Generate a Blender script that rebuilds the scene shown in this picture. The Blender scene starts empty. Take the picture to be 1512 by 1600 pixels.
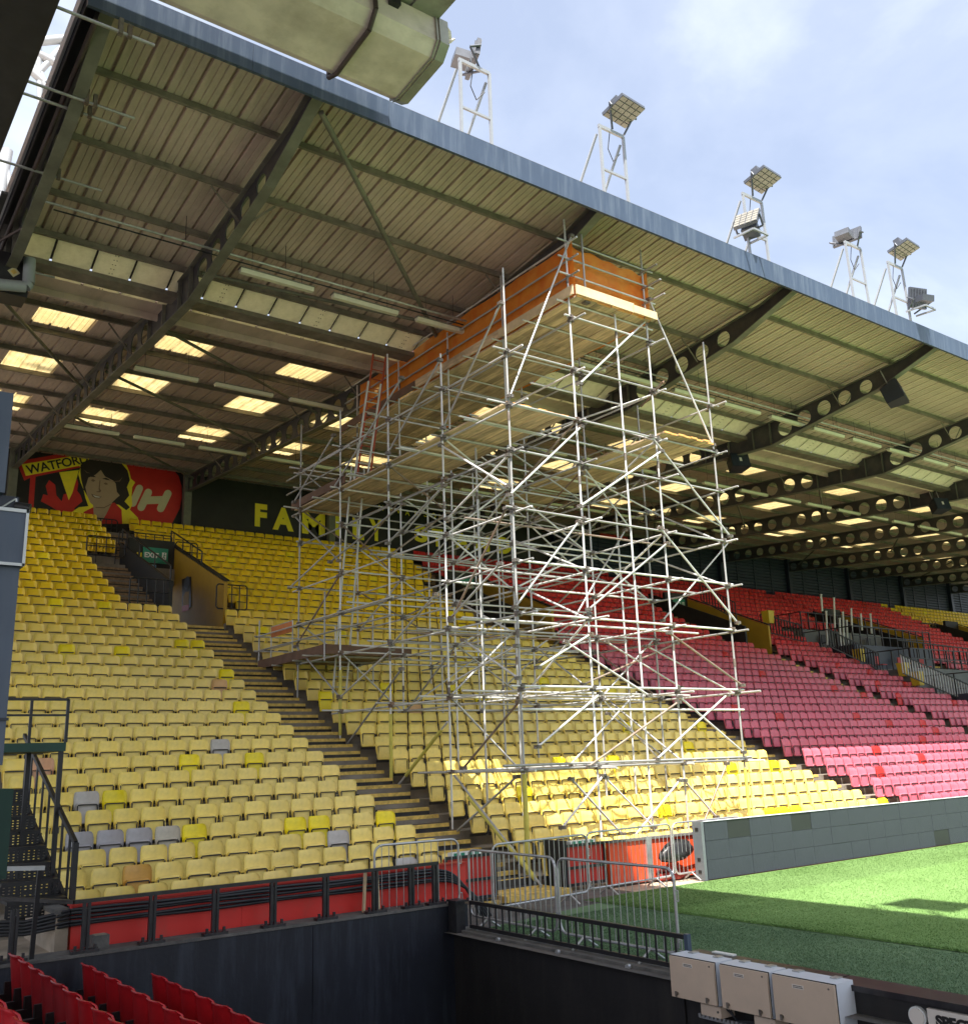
import bpy, math, random
from mathutils import Matrix, Vector
random.seed(7)
R_ = math.radians
scene = bpy.context.scene
col = scene.collection

# ------------------------------------------------------------------ camera
CAM = Vector((-10.5094, -16.0136, 2.4417))
AX_R = Vector((0.80803796, -0.58812715, -0.03436732))
AX_D = Vector((0.11942209, 0.22064226, -0.9680162))
AX_F = Vector((0.57689949, 0.77808961, 0.2485227))
FPX = 1510.447
cd = bpy.data.cameras.new('camera'); cam = bpy.data.objects.new('camera', cd); col.objects.link(cam)
cd.sensor_fit = 'VERTICAL'; cd.sensor_height = 24.0; cd.lens = FPX / 1600 * 24.0
cd.clip_start = 0.05; cd.clip_end = 2000
cam.matrix_world = Matrix(((AX_R.x, -AX_D.x, -AX_F.x, CAM.x), (AX_R.y, -AX_D.y, -AX_F.y, CAM.y),
                           (AX_R.z, -AX_D.z, -AX_F.z, CAM.z), (0, 0, 0, 1)))
scene.camera = cam
scene.render.resolution_x = 967; scene.render.resolution_y = 1024

# ------------------------------------------------------------------ light
SUN_TO = Vector((0.345, 0.445, -1.0)).normalized()          # direction the light travels
SUN_EL = math.asin(-SUN_TO.z); SUN_AZ = math.atan2(-SUN_TO.x, -SUN_TO.y)
w = bpy.data.worlds.new('World'); scene.world = w; w.use_nodes = True
nt = w.node_tree; nt.nodes.clear()
out = nt.nodes.new('ShaderNodeOutputWorld')
sky = nt.nodes.new('ShaderNodeTexSky'); sky.sky_type = 'NISHITA'; sky.sun_disc = False
sky.sun_elevation = SUN_EL; sky.sun_rotation = SUN_AZ; sky.dust_density = 5.0
bg1 = nt.nodes.new('ShaderNodeBackground'); bg1.inputs['Strength'].default_value = 0.058
nt.links.new(sky.outputs[0], bg1.inputs['Color'])
bg2 = nt.nodes.new('ShaderNodeBackground'); bg2.inputs['Strength'].default_value = 0.31
tc = nt.nodes.new('ShaderNodeTexCoord')
mp = nt.nodes.new('ShaderNodeMapping'); mp.inputs['Scale'].default_value = (1.0, 1.0, 1.7)
mp.inputs['Location'].default_value = (0.35, 0.1, 0.2)
nz = nt.nodes.new('ShaderNodeTexNoise'); nz.inputs['Scale'].default_value = 2.5
nz.inputs['Detail'].default_value = 8.0; nz.inputs['Roughness'].default_value = 0.55; nz.inputs['Distortion'].default_value = 0.25
nt.links.new(tc.outputs['Generated'], mp.inputs['Vector']); nt.links.new(mp.outputs[0], nz.inputs['Vector'])
cr = nt.nodes.new('ShaderNodeValToRGB')
cr.color_ramp.elements[0].position = 0.40; cr.color_ramp.elements[0].color = (0.42, 0.465, 0.57, 1)
cr.color_ramp.elements[1].position = 0.63; cr.color_ramp.elements[1].color = (0.84, 0.87, 0.86, 1)
e = cr.color_ramp.elements.new(0.5); e.color = (0.52, 0.56, 0.65, 1)
nt.links.new(nz.outputs['Fac'], cr.inputs['Fac']); nt.links.new(cr.outputs[0], bg2.inputs['Color'])
mx = nt.nodes.new('ShaderNodeAddShader')          # haze-lit clear sky plus the cloud layer
nt.links.new(bg1.outputs[0], mx.inputs[0]); nt.links.new(bg2.outputs[0], mx.inputs[1])
nt.links.new(mx.outputs[0], out.inputs['Surface'])
sl = bpy.data.lights.new('sun', 'SUN'); sl.energy = 4.4; sl.angle = R_(0.5); sl.color = (1.0, 0.95, 0.86)
so = bpy.data.objects.new('sun', sl); col.objects.link(so)
so.rotation_mode = 'QUATERNION'; so.rotation_quaternion = SUN_TO.to_track_quat('-Z', 'Y'); so.location = (-30, -40, 80)
scene.view_settings.view_transform = 'Standard'; scene.view_settings.look = 'None'
scene.view_settings.exposure = 1.56; scene.view_settings.gamma = 1.0; scene.view_settings.use_curve_mapping = False
scene.render.engine = 'CYCLES'
scene.cycles.max_bounces = 6; scene.cycles.diffuse_bounces = 4; scene.cycles.transparent_max_bounces = 12

# ------------------------------------------------------------------ measuring helpers
def ray(x, y): return AX_R * ((x - 756) / FPX) + AX_D * ((y - 800) / FPX) + AX_F
def uy(x, y, Y): v = ray(x, y); return CAM + v * ((Y - CAM.y) / v.y)
def ux(x, y, X): v = ray(x, y); return CAM + v * ((X - CAM.x) / v.x)
def uz(x, y, Z): v = ray(x, y); return CAM + v * ((Z - CAM.z) / v.z)
def project(p):
    v = Vector(p) - CAM; z = v.dot(AX_F)
    return (756 + FPX * v.dot(AX_R) / z, 800 + FPX * v.dot(AX_D) / z, z)

# ------------------------------------------------------------------ materials
def new_mat(name):
    m = bpy.data.materials.new(name); m.use_nodes = True
    return m, m.node_tree, m.node_tree.nodes['Principled BSDF']
def mat(name, rgb, rough=0.6, metal=0.0, var=0.14, scale=3.0, stretch=(1, 1, 1), bump=0.0, bscale=40.0, spec=0.5,
        dirt=None, dirt_amt=0.0, dirt_scale=1.2, dirt_stretch=(1, 1, 1), objcol=False, attr=None, rnd=0.0):
    m, t, b = new_mat(name)
    N = t.nodes.new; L = t.links.new
    c = N('ShaderNodeTexCoord'); mpn = N('ShaderNodeMapping'); mpn.inputs['Scale'].default_value = stretch
    L(c.outputs['Object'], mpn.inputs['Vector'])
    n = N('ShaderNodeTexNoise'); n.inputs['Scale'].default_value = scale; n.inputs['Detail'].default_value = 6
    n.inputs['Roughness'].default_value = 0.6
    L(mpn.outputs[0], n.inputs['Vector'])
    rng = N('ShaderNodeMapRange'); rng.inputs[1].default_value = 0.3; rng.inputs[2].default_value = 0.7
    rng.inputs[3].default_value = 1 - var; rng.inputs[4].default_value = 1 + var
    L(n.outputs['Fac'], rng.inputs[0])
    mul = N('ShaderNodeMix'); mul.data_type = 'RGBA'; mul.blend_type = 'MULTIPLY'; mul.inputs[0].default_value = 1.0
    if objcol:
        oi = N('ShaderNodeObjectInfo'); L(oi.outputs['Color'], mul.inputs[6])
    elif attr:
        at = N('ShaderNodeAttribute'); at.attribute_name = attr; L(at.outputs['Color'], mul.inputs[6])
    else:
        mul.inputs[6].default_value = (*rgb, 1)
    L(rng.outputs[0], mul.inputs[7])
    last = mul.outputs[2]
    if rnd:
        oi2 = N('ShaderNodeObjectInfo'); rr2 = N('ShaderNodeMapRange'); rr2.inputs[3].default_value = 1 - rnd; rr2.inputs[4].default_value = 1 + rnd
        L(oi2.outputs['Random'], rr2.inputs[0]); mu2 = N('ShaderNodeMix'); mu2.data_type = 'RGBA'; mu2.blend_type = 'MULTIPLY'; mu2.inputs[0].default_value = 1
        L(last, mu2.inputs[6]); L(rr2.outputs[0], mu2.inputs[7]); last = mu2.outputs[2]
    if dirt:
        mp2 = N('ShaderNodeMapping'); mp2.inputs['Scale'].default_value = dirt_stretch; L(c.outputs['Object'], mp2.inputs['Vector'])
        n2 = N('ShaderNodeTexNoise'); n2.inputs['Scale'].default_value = dirt_scale; n2.inputs['Detail'].default_value = 8
        n2.inputs['Roughness'].default_value = 0.7
        L(mp2.outputs[0], n2.inputs['Vector'])
        r2 = N('ShaderNodeMapRange'); r2.inputs[1].default_value = 0.48; r2.inputs[2].default_value = 0.72
        r2.inputs[3].default_value = 0.0; r2.inputs[4].default_value = dirt_amt
        L(n2.outputs['Fac'], r2.inputs[0])
        mx2 = N('ShaderNodeMix'); mx2.data_type = 'RGBA'; L(r2.outputs[0], mx2.inputs[0]); L(last, mx2.inputs[6])
        mx2.inputs[7].default_value = (*dirt, 1); last = mx2.outputs[2]
    L(last, b.inputs['Base Color'])
    b.inputs['Roughness'].default_value = rough; b.inputs['Metallic'].default_value = metal
    b.inputs['Specular IOR Level'].default_value = spec
    if bump:
        n3 = N('ShaderNodeTexNoise'); n3.inputs['Scale'].default_value = bscale; n3.inputs['Detail'].default_value = 4
        L(mpn.outputs[0], n3.inputs['Vector'])
        bp = N('ShaderNodeBump'); bp.inputs['Strength'].default_value = bump; bp.inputs['Distance'].default_value = 0.02
        L(n3.outputs['Fac'], bp.inputs['Height']); L(bp.outputs[0], b.inputs['Normal'])
    return m

M = {}
M['seat'] = mat('seat_plastic', (1, 1, 1), 0.38, var=0.10, scale=9, objcol=True)
M['seat_far'] = mat('seat_plastic_far', (1, 1, 1), 0.38, var=0.06, scale=3, attr='tint')
M['bracket'] = mat('seat_bracket_and_shade_line', (0.03, 0.03, 0.032), 0.5, var=0.2)  # also colours the added shade strips under the pan lips
M['concrete'] = mat('terrace_concrete', (0.25, 0.22, 0.18), 0.9, var=0.25, scale=1.5, bump=0.3, dirt=(0.09, 0.08, 0.065), dirt_amt=0.7, dirt_scale=1.0)
M['step'] = mat('step_covering', (0.035, 0.035, 0.036), 0.85, var=0.3, scale=4, dirt=(0.14, 0.12, 0.09), dirt_amt=0.5)
M['nosing'] = mat('nosing_paint', (0.72, 0.50, 0.12), 0.7, var=0.25, scale=8, dirt=(0.12, 0.09, 0.05), dirt_amt=0.7, dirt_scale=5)
M['nosing_worn'] = mat('nosing_worn', (0.30, 0.20, 0.11), 0.8, var=0.3, scale=7, dirt=(0.08, 0.06, 0.04), dirt_amt=0.7, dirt_scale=4)
M['sheet'] = mat('roof_liner', (0.57, 0.455, 0.385), 0.55, rnd=0.06, var=0.16, scale=0.9, stretch=(1.0, 0.25, 1), dirt=(0.24, 0.20, 0.15), dirt_amt=0.65, dirt_scale=0.8, dirt_stretch=(1.6, 0.5, 1))
M['cove'] = mat('cove_panel', (0.84, 0.83, 0.70), 0.5, var=0.06, scale=2, dirt=(0.30, 0.31, 0.2), dirt_amt=0.5, dirt_scale=1.5)
M['purlin'] = mat('purlin_steel', (0.20, 0.17, 0.14), 0.7, var=0.3, scale=3, dirt=(0.10, 0.10, 0.06), dirt_amt=0.6)
M['beam'] = mat('beam_paint', (0.045, 0.043, 0.048), 0.5, var=0.25, scale=2, dirt=(0.13, 0.11, 0.08), dirt_amt=0.5, dirt_scale=1.4)
M['flange'] = mat('beam_flange', (0.16, 0.155, 0.125), 0.6, var=0.25, scale=2, dirt=(0.07, 0.065, 0.05), dirt_amt=0.6)
M['fascia'] = mat('fascia_navy', (0.050, 0.074, 0.122), 0.38, var=0.10, scale=0.6, dirt=(0.17, 0.21, 0.27), dirt_amt=0.45, dirt_scale=2.4, dirt_stretch=(3.5, 1, 0.22))
M['gable_white'] = mat('gable_flashing', (0.62, 0.64, 0.66), 0.4, var=0.08)
M['gable_dark'] = mat('gable_steel', (0.022, 0.022, 0.026), 0.5, var=0.3)
M['tube'] = mat('galvanised_tube', (0.55, 0.55, 0.55), 0.42, 0.3, rnd=0.40, var=0.16, scale=2.2, bump=0.05, dirt=(0.28, 0.25, 0.21), dirt_amt=0.55, dirt_scale=1.3)
M['tube_rust'] = mat('rusty_tube', (0.30, 0.24, 0.20), 0.55, 0.4, var=0.3, scale=3, dirt=(0.33, 0.13, 0.05), dirt_amt=0.6)
M['coupler'] = mat('coupler_steel', (0.20, 0.18, 0.16), 0.55, 0.6, var=0.3, scale=8, dirt=(0.25, 0.12, 0.06), dirt_amt=0.6)
M['foam'] = mat('yellow_foam', (0.62, 0.55, 0.10), 0.7, var=0.12, scale=5, dirt=(0.42, 0.38, 0.16), dirt_amt=0.5)
M['plank'] = mat('scaffold_plank', (0.58, 0.43, 0.27), 0.85, rnd=0.28, var=0.3, scale=2.0, stretch=(6, 0.7, 6), bump=0.25, bscale=14, dirt=(0.16, 0.12, 0.085), dirt_amt=0.75, dirt_scale=1.3, dirt_stretch=(3, 0.6, 1))
M['plank_new'] = mat('fresh_plank', (0.62, 0.48, 0.30), 0.8, var=0.2, scale=3, bump=0.2, bscale=14)
M['plank_brown'] = mat('brown_board', (0.15, 0.085, 0.055), 0.75, var=0.25, scale=3, bump=0.15)
M['plank_edge'] = mat('orange_banding', (0.72, 0.36, 0.11), 0.7, var=0.2, scale=6)
M['black_steel'] = mat('black_steel', (0.016, 0.016, 0.018), 0.42, var=0.25, scale=5)
M['black_wall'] = mat('black_wall_paint', (0.013, 0.016, 0.025), 0.40, var=0.22, scale=1.6, bump=0.08, bscale=18, dirt=(0.045, 0.055, 0.075), dirt_amt=0.8, dirt_scale=1.6, dirt_stretch=(3, 3, 0.35))
M['ledge'] = mat('ledge_concrete', (0.13, 0.125, 0.115), 0.85, var=0.3, scale=5, bump=0.3, dirt=(0.05, 0.055, 0.06), dirt_amt=0.7, dirt_scale=3)
M['red_wall'] = mat('red_wall_paint', (0.74, 0.035, 0.026), 0.5, var=0.08, scale=1.5, dirt=(0.38, 0.10, 0.07), dirt_amt=0.5, dirt_scale=1.8)
M['orange_wall'] = mat('orange_red_wall', (0.72, 0.075, 0.02), 0.5, var=0.06, scale=1.5, dirt=(0.5, 0.14, 0.07), dirt_amt=0.4)
M['gate_red'] = mat('gate_red', (0.48, 0.02, 0.015), 0.45, var=0.12)
M['cable'] = mat('black_cable', (0.018, 0.02, 0.024), 0.45, var=0.2)
M['rail_black'] = mat('rail_black', (0.022, 0.022, 0.026), 0.35, var=0.3, scale=7, dirt=(0.09, 0.085, 0.08), dirt_amt=0.4, dirt_scale=6)
M['galv'] = mat('barrier_galvanised', (0.50, 0.51, 0.52), 0.4, 0.7, var=0.2, scale=4, dirt=(0.24, 0.22, 0.2), dirt_amt=0.5, dirt_scale=3)
M['galv_bright'] = mat('frame_white_steel', (0.27, 0.29, 0.315), 0.4, 0.2, var=0.06)
M['led'] = mat('led_face', (0.029, 0.036, 0.047), 0.55, var=0.14, scale=7, stretch=(6, 1, 1.2), bump=0.35, bscale=60, dirt=(0.05, 0.06, 0.075), dirt_amt=0.6, dirt_scale=4, dirt_stretch=(6, 1, 1))
M['led_dark'] = mat('led_dead_module', (0.018, 0.021, 0.022), 0.5, var=0.1, scale=5)
M['led_frame'] = mat('led_cabinet', (0.16, 0.18, 0.20), 0.45, 0.3, var=0.12)
M['black_rubber'] = mat('black_rubber', (0.012, 0.012, 0.013), 0.6, var=0.3)
M['box_cream'] = mat('cabinet_cream', (0.62, 0.49, 0.38), 0.45, var=0.05, scale=2, dirt=(0.45, 0.37, 0.29), dirt_amt=0.3, dirt_scale=3)
M['black_wall_dark'] = mat('black_wall_pitch_side', (0.012, 0.011, 0.011), 0.6, var=0.3, scale=2, bump=0.1, bscale=18, dirt=(0.03, 0.026, 0.022), dirt_amt=0.7, dirt_stretch=(3, 3, 0.4))
M['box_top'] = mat('cabinet_grey', (0.62, 0.66, 0.72), 0.45, var=0.06)
M['label_white'] = mat('label_white', (0.72, 0.66, 0.60), 0.5, var=0.05)
M['ink'] = mat('black_ink', (0.012, 0.011, 0.012), 0.6, var=0.05)
M['banner_black'] = mat('banner_black', (0.011, 0.010, 0.009), 0.45, bump=0.6, bscale=1.6, var=0.25, scale=0.9, dirt=(0.035, 0.032, 0.028), dirt_amt=0.7, dirt_scale=0.5)
M['banner_yellow'] = mat('banner_yellow', (0.92, 0.76, 0.025), 0.55, var=0.06)
M['banner_red'] = mat('banner_red', (0.55, 0.022, 0.015), 0.45, bump=0.6, bscale=1.6, var=0.08)
M['banner_cream'] = mat('banner_cream', (0.62, 0.57, 0.34), 0.55, var=0.06)
M['banner_skin'] = mat('banner_skin', (0.44, 0.31, 0.19), 0.55, var=0.05)
M['banner_shade'] = mat('banner_skin_line', (0.20, 0.12, 0.07), 0.55, var=0.05)
M['banner_hair'] = mat('banner_hair', (0.028, 0.017, 0.012), 0.55, var=0.15)
M['banner_white'] = mat('banner_white', (0.62, 0.60, 0.52), 0.55, var=0.05)
M['column'] = mat('column_olive', (0.16, 0.16, 0.12), 0.6, var=0.2)
M['navy_clad'] = mat('navy_cladding', (0.022, 0.03, 0.052), 0.5, var=0.2, scale=2)
M['back_wall'] = mat('back_wall_block', (0.05, 0.05, 0.046), 0.85, var=0.25, scale=2)
M['vom_yellow'] = mat('vomitory_yellow', (0.44, 0.255, 0.018), 0.55, var=0.1, scale=2)
M['vom_black'] = mat('vomitory_black', (0.014, 0.014, 0.014), 0.6, var=0.2)
M['sign_green'] = mat('sign_green', (0.02, 0.24, 0.15), 0.4, var=0.04)
M['sign_white'] = mat('sign_white', (0.78, 0.80, 0.78), 0.4, var=0.03)
M['sign_blue'] = mat('sign_blue', (0.09, 0.28, 0.52), 0.4, var=0.04)
M['slate_panel'] = mat('slate_panel', (0.075, 0.10, 0.15), 0.4, var=0.1, scale=2, dirt=(0.12, 0.14, 0.18), dirt_amt=0.5, dirt_stretch=(4, 4, 0.3))
M['slate_dark'] = mat('slate_dark', (0.02, 0.027, 0.045), 0.4, var=0.2)
M['trim_white'] = mat('trim_white', (0.72, 0.75, 0.78), 0.45, var=0.04)
M['green_box'] = mat('green_box', (0.012, 0.06, 0.042), 0.5, var=0.15)
M['pod'] = mat('pod_render', (0.70, 0.625, 0.56), 0.75, var=0.2, scale=1.3, bump=0.12, bscale=10, dirt=(0.36, 0.30, 0.22), dirt_amt=0.65, dirt_scale=0.8, dirt_stretch=(0.8, 1, 2))
M['pod_cap'] = mat('pod_cap', (0.30, 0.30, 0.26), 0.5, 0.1, var=0.2, scale=2, dirt=(0.07, 0.07, 0.06), dirt_amt=0.6)
M['rust_pipe'] = mat('rust_pipe', (0.07, 0.05, 0.045), 0.6, var=0.3)
M['truss'] = mat('truss_grey', (0.30, 0.33, 0.36), 0.5, var=0.1)
M['tarmac'] = mat('track_tarmac', (0.11, 0.105, 0.10), 0.9, var=0.25, scale=3, bump=0.4, bscale=120, dirt=(0.22, 0.18, 0.15), dirt_amt=0.8, dirt_scale=0.6)
M['paving'] = mat('corner_paving', (0.40, 0.33, 0.25), 0.9, var=0.25, scale=2, bump=0.3, dirt=(0.18, 0.15, 0.105), dirt_amt=0.6, dirt_scale=1.5)
M['lens'] = mat('floodlight_lens', (0.22, 0.21, 0.18), 0.25, var=0.15, scale=3)
M['flood_body'] = mat('floodlight_body', (0.09, 0.10, 0.12), 0.45, 0.4, var=0.2)
M['strip'] = mat('strip_diffuser', (0.66, 0.64, 0.50), 0.4, var=0.08)
M['speaker'] = mat('speaker_case', (0.02, 0.024, 0.035), 0.5, var=0.2)
M['bag'] = mat('black_bag', (0.02, 0.02, 0.022), 0.35, var=0.3, scale=5, bump=0.7, bscale=9)
M['hose'] = mat('red_hose', (0.30, 0.03, 0.025), 0.5, var=0.2)
M['feather'] = mat('bird_feathers', (0.55, 0.50, 0.45), 0.8, var=0.3, scale=20)
M['ladder'] = mat('ladder_alu', (0.55, 0.55, 0.52), 0.45, 0.4, var=0.15)
M['ladder_red'] = mat('ladder_red', (0.40, 0.07, 0.03), 0.6, var=0.2)
M['orange_panel'] = mat('orange_panel', (0.60, 0.20, 0.06), 0.6, var=0.15)
M['yellow_bin'] = mat('yellow_bin', (0.60, 0.43, 0.03), 0.45, var=0.08)
M['grey_slab'] = mat('grey_slab', (0.15, 0.155, 0.16), 0.85, var=0.15, scale=1.5)
M['white_post'] = mat('white_post', (0.66, 0.67, 0.66), 0.5, var=0.1)

# netting: woven, lets part of the light through
m, t, b = new_mat('orange_netting'); M['net'] = m
N = t.nodes.new; L = t.links.new
b.inputs['Roughness'].default_value = 0.8
c_ = N('ShaderNodeTexCoord'); n_ = N('ShaderNodeTexNoise'); n_.inputs['Scale'].default_value = 2.2; n_.inputs['Detail'].default_value = 5
L(c_.outputs['Object'], n_.inputs['Vector'])
rp = N('ShaderNodeValToRGB'); rp.color_ramp.elements[0].position = 0.3; rp.color_ramp.elements[0].color = (0.90, 0.21, 0.018, 1)
rp.color_ramp.elements[1].position = 0.75; rp.color_ramp.elements[1].color = (1.0, 0.40, 0.05, 1)
L(n_.outputs['Fac'], rp.inputs['Fac']); L(rp.outputs[0], b.inputs['Base Color'])
tl = N('ShaderNodeBsdfTranslucent'); L(rp.outputs[0], tl.inputs['Color'])
tr = N('ShaderNodeBsdfTransparent')
m1 = N('ShaderNodeMixShader'); m1.inputs[0].default_value = 0.30; L(b.outputs[0], m1.inputs[1]); L(tl.outputs[0], m1.inputs[2])
m2 = N('ShaderNodeMixShader'); m2.inputs[0].default_value = 0.20; L(m1.outputs[0], m2.inputs[1]); L(tr.outputs[0], m2.inputs[2])
L(m2.outputs[0], t.nodes['Material Output'].inputs['Surface'])
# rooflight: translucent sheet
m, t, b = new_mat('rooflight_sheet'); M['rooflight'] = m
N = t.nodes.new; L = t.links.new
tl = N('ShaderNodeBsdfTranslucent')
c_ = N('ShaderNodeTexCoord'); n_ = N('ShaderNodeTexNoise'); n_.inputs['Scale'].default_value = 1.6; n_.inputs['Detail'].default_value = 6
L(c_.outputs['Object'], n_.inputs['Vector'])
rp = N('ShaderNodeValToRGB'); rp.color_ramp.elements[0].position = 0.3; rp.color_ramp.elements[0].color = (0.56, 0.48, 0.30, 1)
rp.color_ramp.elements[1].position = 0.62; rp.color_ramp.elements[1].color = (0.74, 0.67, 0.47, 1)
L(n_.outputs['Fac'], rp.inputs['Fac']); L(rp.outputs[0], tl.inputs['Color'])
b.inputs['Base Color'].default_value = (0.6, 0.55, 0.4, 1)
m1 = N('ShaderNodeMixShader'); m1.inputs[0].default_value = 0.85; L(b.outputs[0], m1.inputs[1]); L(tl.outputs[0], m1.inputs[2])
L(m1.outputs[0], t.nodes['Material Output'].inputs['Surface'])
# valley panels: milky sheet that lets some daylight through
m = M['cove']; t = m.node_tree; b = t.nodes['Principled BSDF']; N = t.nodes.new; L = t.links.new
tl = N('ShaderNodeBsdfTranslucent'); tl.inputs['Color'].default_value = (0.88, 0.78, 0.55, 1)
m1 = N('ShaderNodeMixShader'); m1.inputs[0].default_value = 0.16; L(b.outputs[0], m1.inputs[1]); L(tl.outputs[0], m1.inputs[2])
L(m1.outputs[0], t.nodes['Material Output'].inputs['Surface'])
# grass materials
def grass_mat(name, c1, c2, sc, stripe=None):
    m, t, b = new_mat(name); N = t.nodes.new; L = t.links.new
    c = N('ShaderNodeTexCoord'); n = N('ShaderNodeTexNoise'); n.inputs['Scale'].default_value = sc; n.inputs['Detail'].default_value = 10
    n.inputs['Roughness'].default_value = 0.75
    L(c.outputs['Object'], n.inputs['Vector'])
    n2 = N('ShaderNodeTexNoise'); n2.inputs['Scale'].default_value = 0.45; n2.inputs['Detail'].default_value = 4
    L(c.outputs['Object'], n2.inputs['Vector'])
    ad = N('ShaderNodeMath'); ad.operation = 'MULTIPLY_ADD'; ad.inputs[1].default_value = 0.45; L(n2.outputs['Fac'], ad.inputs[0]); 
    sc2 = N('ShaderNodeMath'); sc2.operation = 'MULTIPLY'; sc2.inputs[1].default_value = 0.55; L(n.outputs['Fac'], sc2.inputs[0]); L(sc2.outputs[0], ad.inputs[2])
    r = N('ShaderNodeValToRGB'); r.color_ramp.elements[0].position = 0.36; r.color_ramp.elements[0].color = (*c1, 1)
    r.color_ramp.elements[1].position = 0.64; r.color_ramp.elements[1].color = (*c2, 1)
    L(ad.outputs[0], r.inputs['Fac']); last = r.outputs[0]
    if stripe:
        sp = N('ShaderNodeSeparateXYZ'); L(c.outputs['Object'], sp.inputs[0])
        mm = N('ShaderNodeMath'); mm.operation = 'PINGPONG'; mm.inputs[1].default_value = stripe; ofs = N('ShaderNodeMath'); ofs.operation = 'ADD'; ofs.inputs[1].default_value = 1.55; L(sp.outputs['Y'], ofs.inputs[0]); L(ofs.outputs[0], mm.inputs[0])
        r2 = N('ShaderNodeMapRange'); r2.inputs[1].default_value = stripe * 0.47; r2.inputs[2].default_value = stripe * 0.53
        r2.inputs[3].default_value = 0.86; r2.inputs[4].default_value = 1.12; L(mm.outputs[0], r2.inputs[0])
        mu = N('ShaderNodeMix'); mu.data_type = 'RGBA'; mu.blend_type = 'MULTIPLY'; mu.inputs[0].default_value = 1
        L(last, mu.inputs[6]); L(r2.outputs[0], mu.inputs[7]); last = mu.outputs[2]
    L(last, b.inputs['Base Color']); b.inputs['Roughness'].default_value = 0.75; b.inputs['Specular IOR Level'].default_value = 0.25
    n3 = N('ShaderNodeTexNoise'); n3.inputs['Scale'].default_value = 55; n3.inputs['Detail'].default_value = 3; L(c.outputs['Object'], n3.inputs['Vector'])
    bp = N('ShaderNodeBump'); bp.inputs['Strength'].default_value = 0.8; bp.inputs['Distance'].default_value = 0.03
    L(n3.outputs['Fac'], bp.inputs['Height']); L(bp.outputs[0], b.inputs['Normal'])
    return m
M['pitch'] = grass_mat('pitch_grass', (0.105, 0.20, 0.05), (0.185, 0.315, 0.105), 40, stripe=5.5)
M['turf'] = grass_mat('artificial_turf', (0.09, 0.165, 0.085), (0.18, 0.29, 0.15), 60)

# ------------------------------------------------------------------ mesh builder
class MB:
    def __init__(s): s.v = []; s.f = []; s.s = []
    def add(s, vs, fs, smooth=False):
        o = len(s.v); s.v += [tuple(p) for p in vs]
        for f in fs: s.f.append(tuple(i + o for i in f)); s.s.append(smooth)
        return s
    def box(s, x0, x1, y0, y1, z0, z1):
        return s.add([(x0, y0, z0), (x1, y0, z0), (x1, y1, z0), (x0, y1, z0), (x0, y0, z1), (x1, y0, z1), (x1, y1, z1), (x0, y1, z1)],
                     [(0, 3, 2, 1), (4, 5, 6, 7), (0, 1, 5, 4), (1, 2, 6, 5), (2, 3, 7, 6), (3, 0, 4, 7)])
    def tube(s, a, b, r, n=8, caps=True, r2=None):
        a = Vector(a); b = Vector(b); d = b - a
        if d.length < 1e-6: return s
        d.normalize(); u = d.cross(Vector((0, 0, 1)) if abs(d.z) < 0.9 else Vector((1, 0, 0))).normalized(); w_ = d.cross(u)
        r2 = r if r2 is None else r2
        vs = []
        for p, rr in ((a, r), (b, r2)):
            for i in range(n):
                an = 2 * math.pi * i / n; vs.append(p + (u * math.cos(an) + w_ * math.sin(an)) * rr)
        s.add(vs, [(i, (i + 1) % n, n + (i + 1) % n, n + i) for i in range(n)], True)
        if caps:
            s.add(vs[:n], [tuple(reversed(range(n)))]); s.add(vs[n:], [tuple(range(n))])
        return s
    def path(s, pts, r, n=8):
        for a, b in zip(pts, pts[1:]): s.tube(a, b, r, n)
        return s
    def bar(s, a, b, w_, h, up=(0, 0, 1)):
        a = Vector(a); b = Vector(b); d = (b - a).normalized(); sd = d.cross(Vector(up))
        if sd.length < 1e-4: sd = Vector((1, 0, 0))
        sd.normalize(); u = sd.cross(d).normalized()
        vs = []
        for p in (a, b):
            for q, k in ((-1, -1), (1, -1), (1, 1), (-1, 1)): vs.append(p + sd * q * w_ / 2 + u * k * h / 2)
        return s.add(vs, [(3, 2, 1, 0), (4, 5, 6, 7), (0, 1, 5, 4), (1, 2, 6, 5), (2, 3, 7, 6), (3, 0, 4, 7)])
    def quad(s, a, b, c, d): return s.add([a, b, c, d], [(0, 1, 2, 3)])
    def poly(s, pts): return s.add(pts, [tuple(range(len(pts)))])
    def prism(s, pts, off):
        n = len(pts); off = Vector(off); vs = [Vector(p) for p in pts] + [Vector(p) + off for p in pts]
        return s.add(vs, [tuple(range(n)), tuple(reversed(range(n, 2 * n)))] + [(i, n + i, n + (i + 1) % n, (i + 1) % n) for i in range(n)])
    def mesh(s, name, m):
        me = bpy.data.meshes.new(name); me.from_pydata(s.v, [], s.f)
        if any(s.s): me.polygons.foreach_set('use_smooth', s.s)
        if m: me.materials.append(M[m] if isinstance(m, str) else m)
        me.update(); return me
    def build(s, name, m, parent=None, **k): return link(name, s.mesh(name, m), parent, **k)

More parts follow.
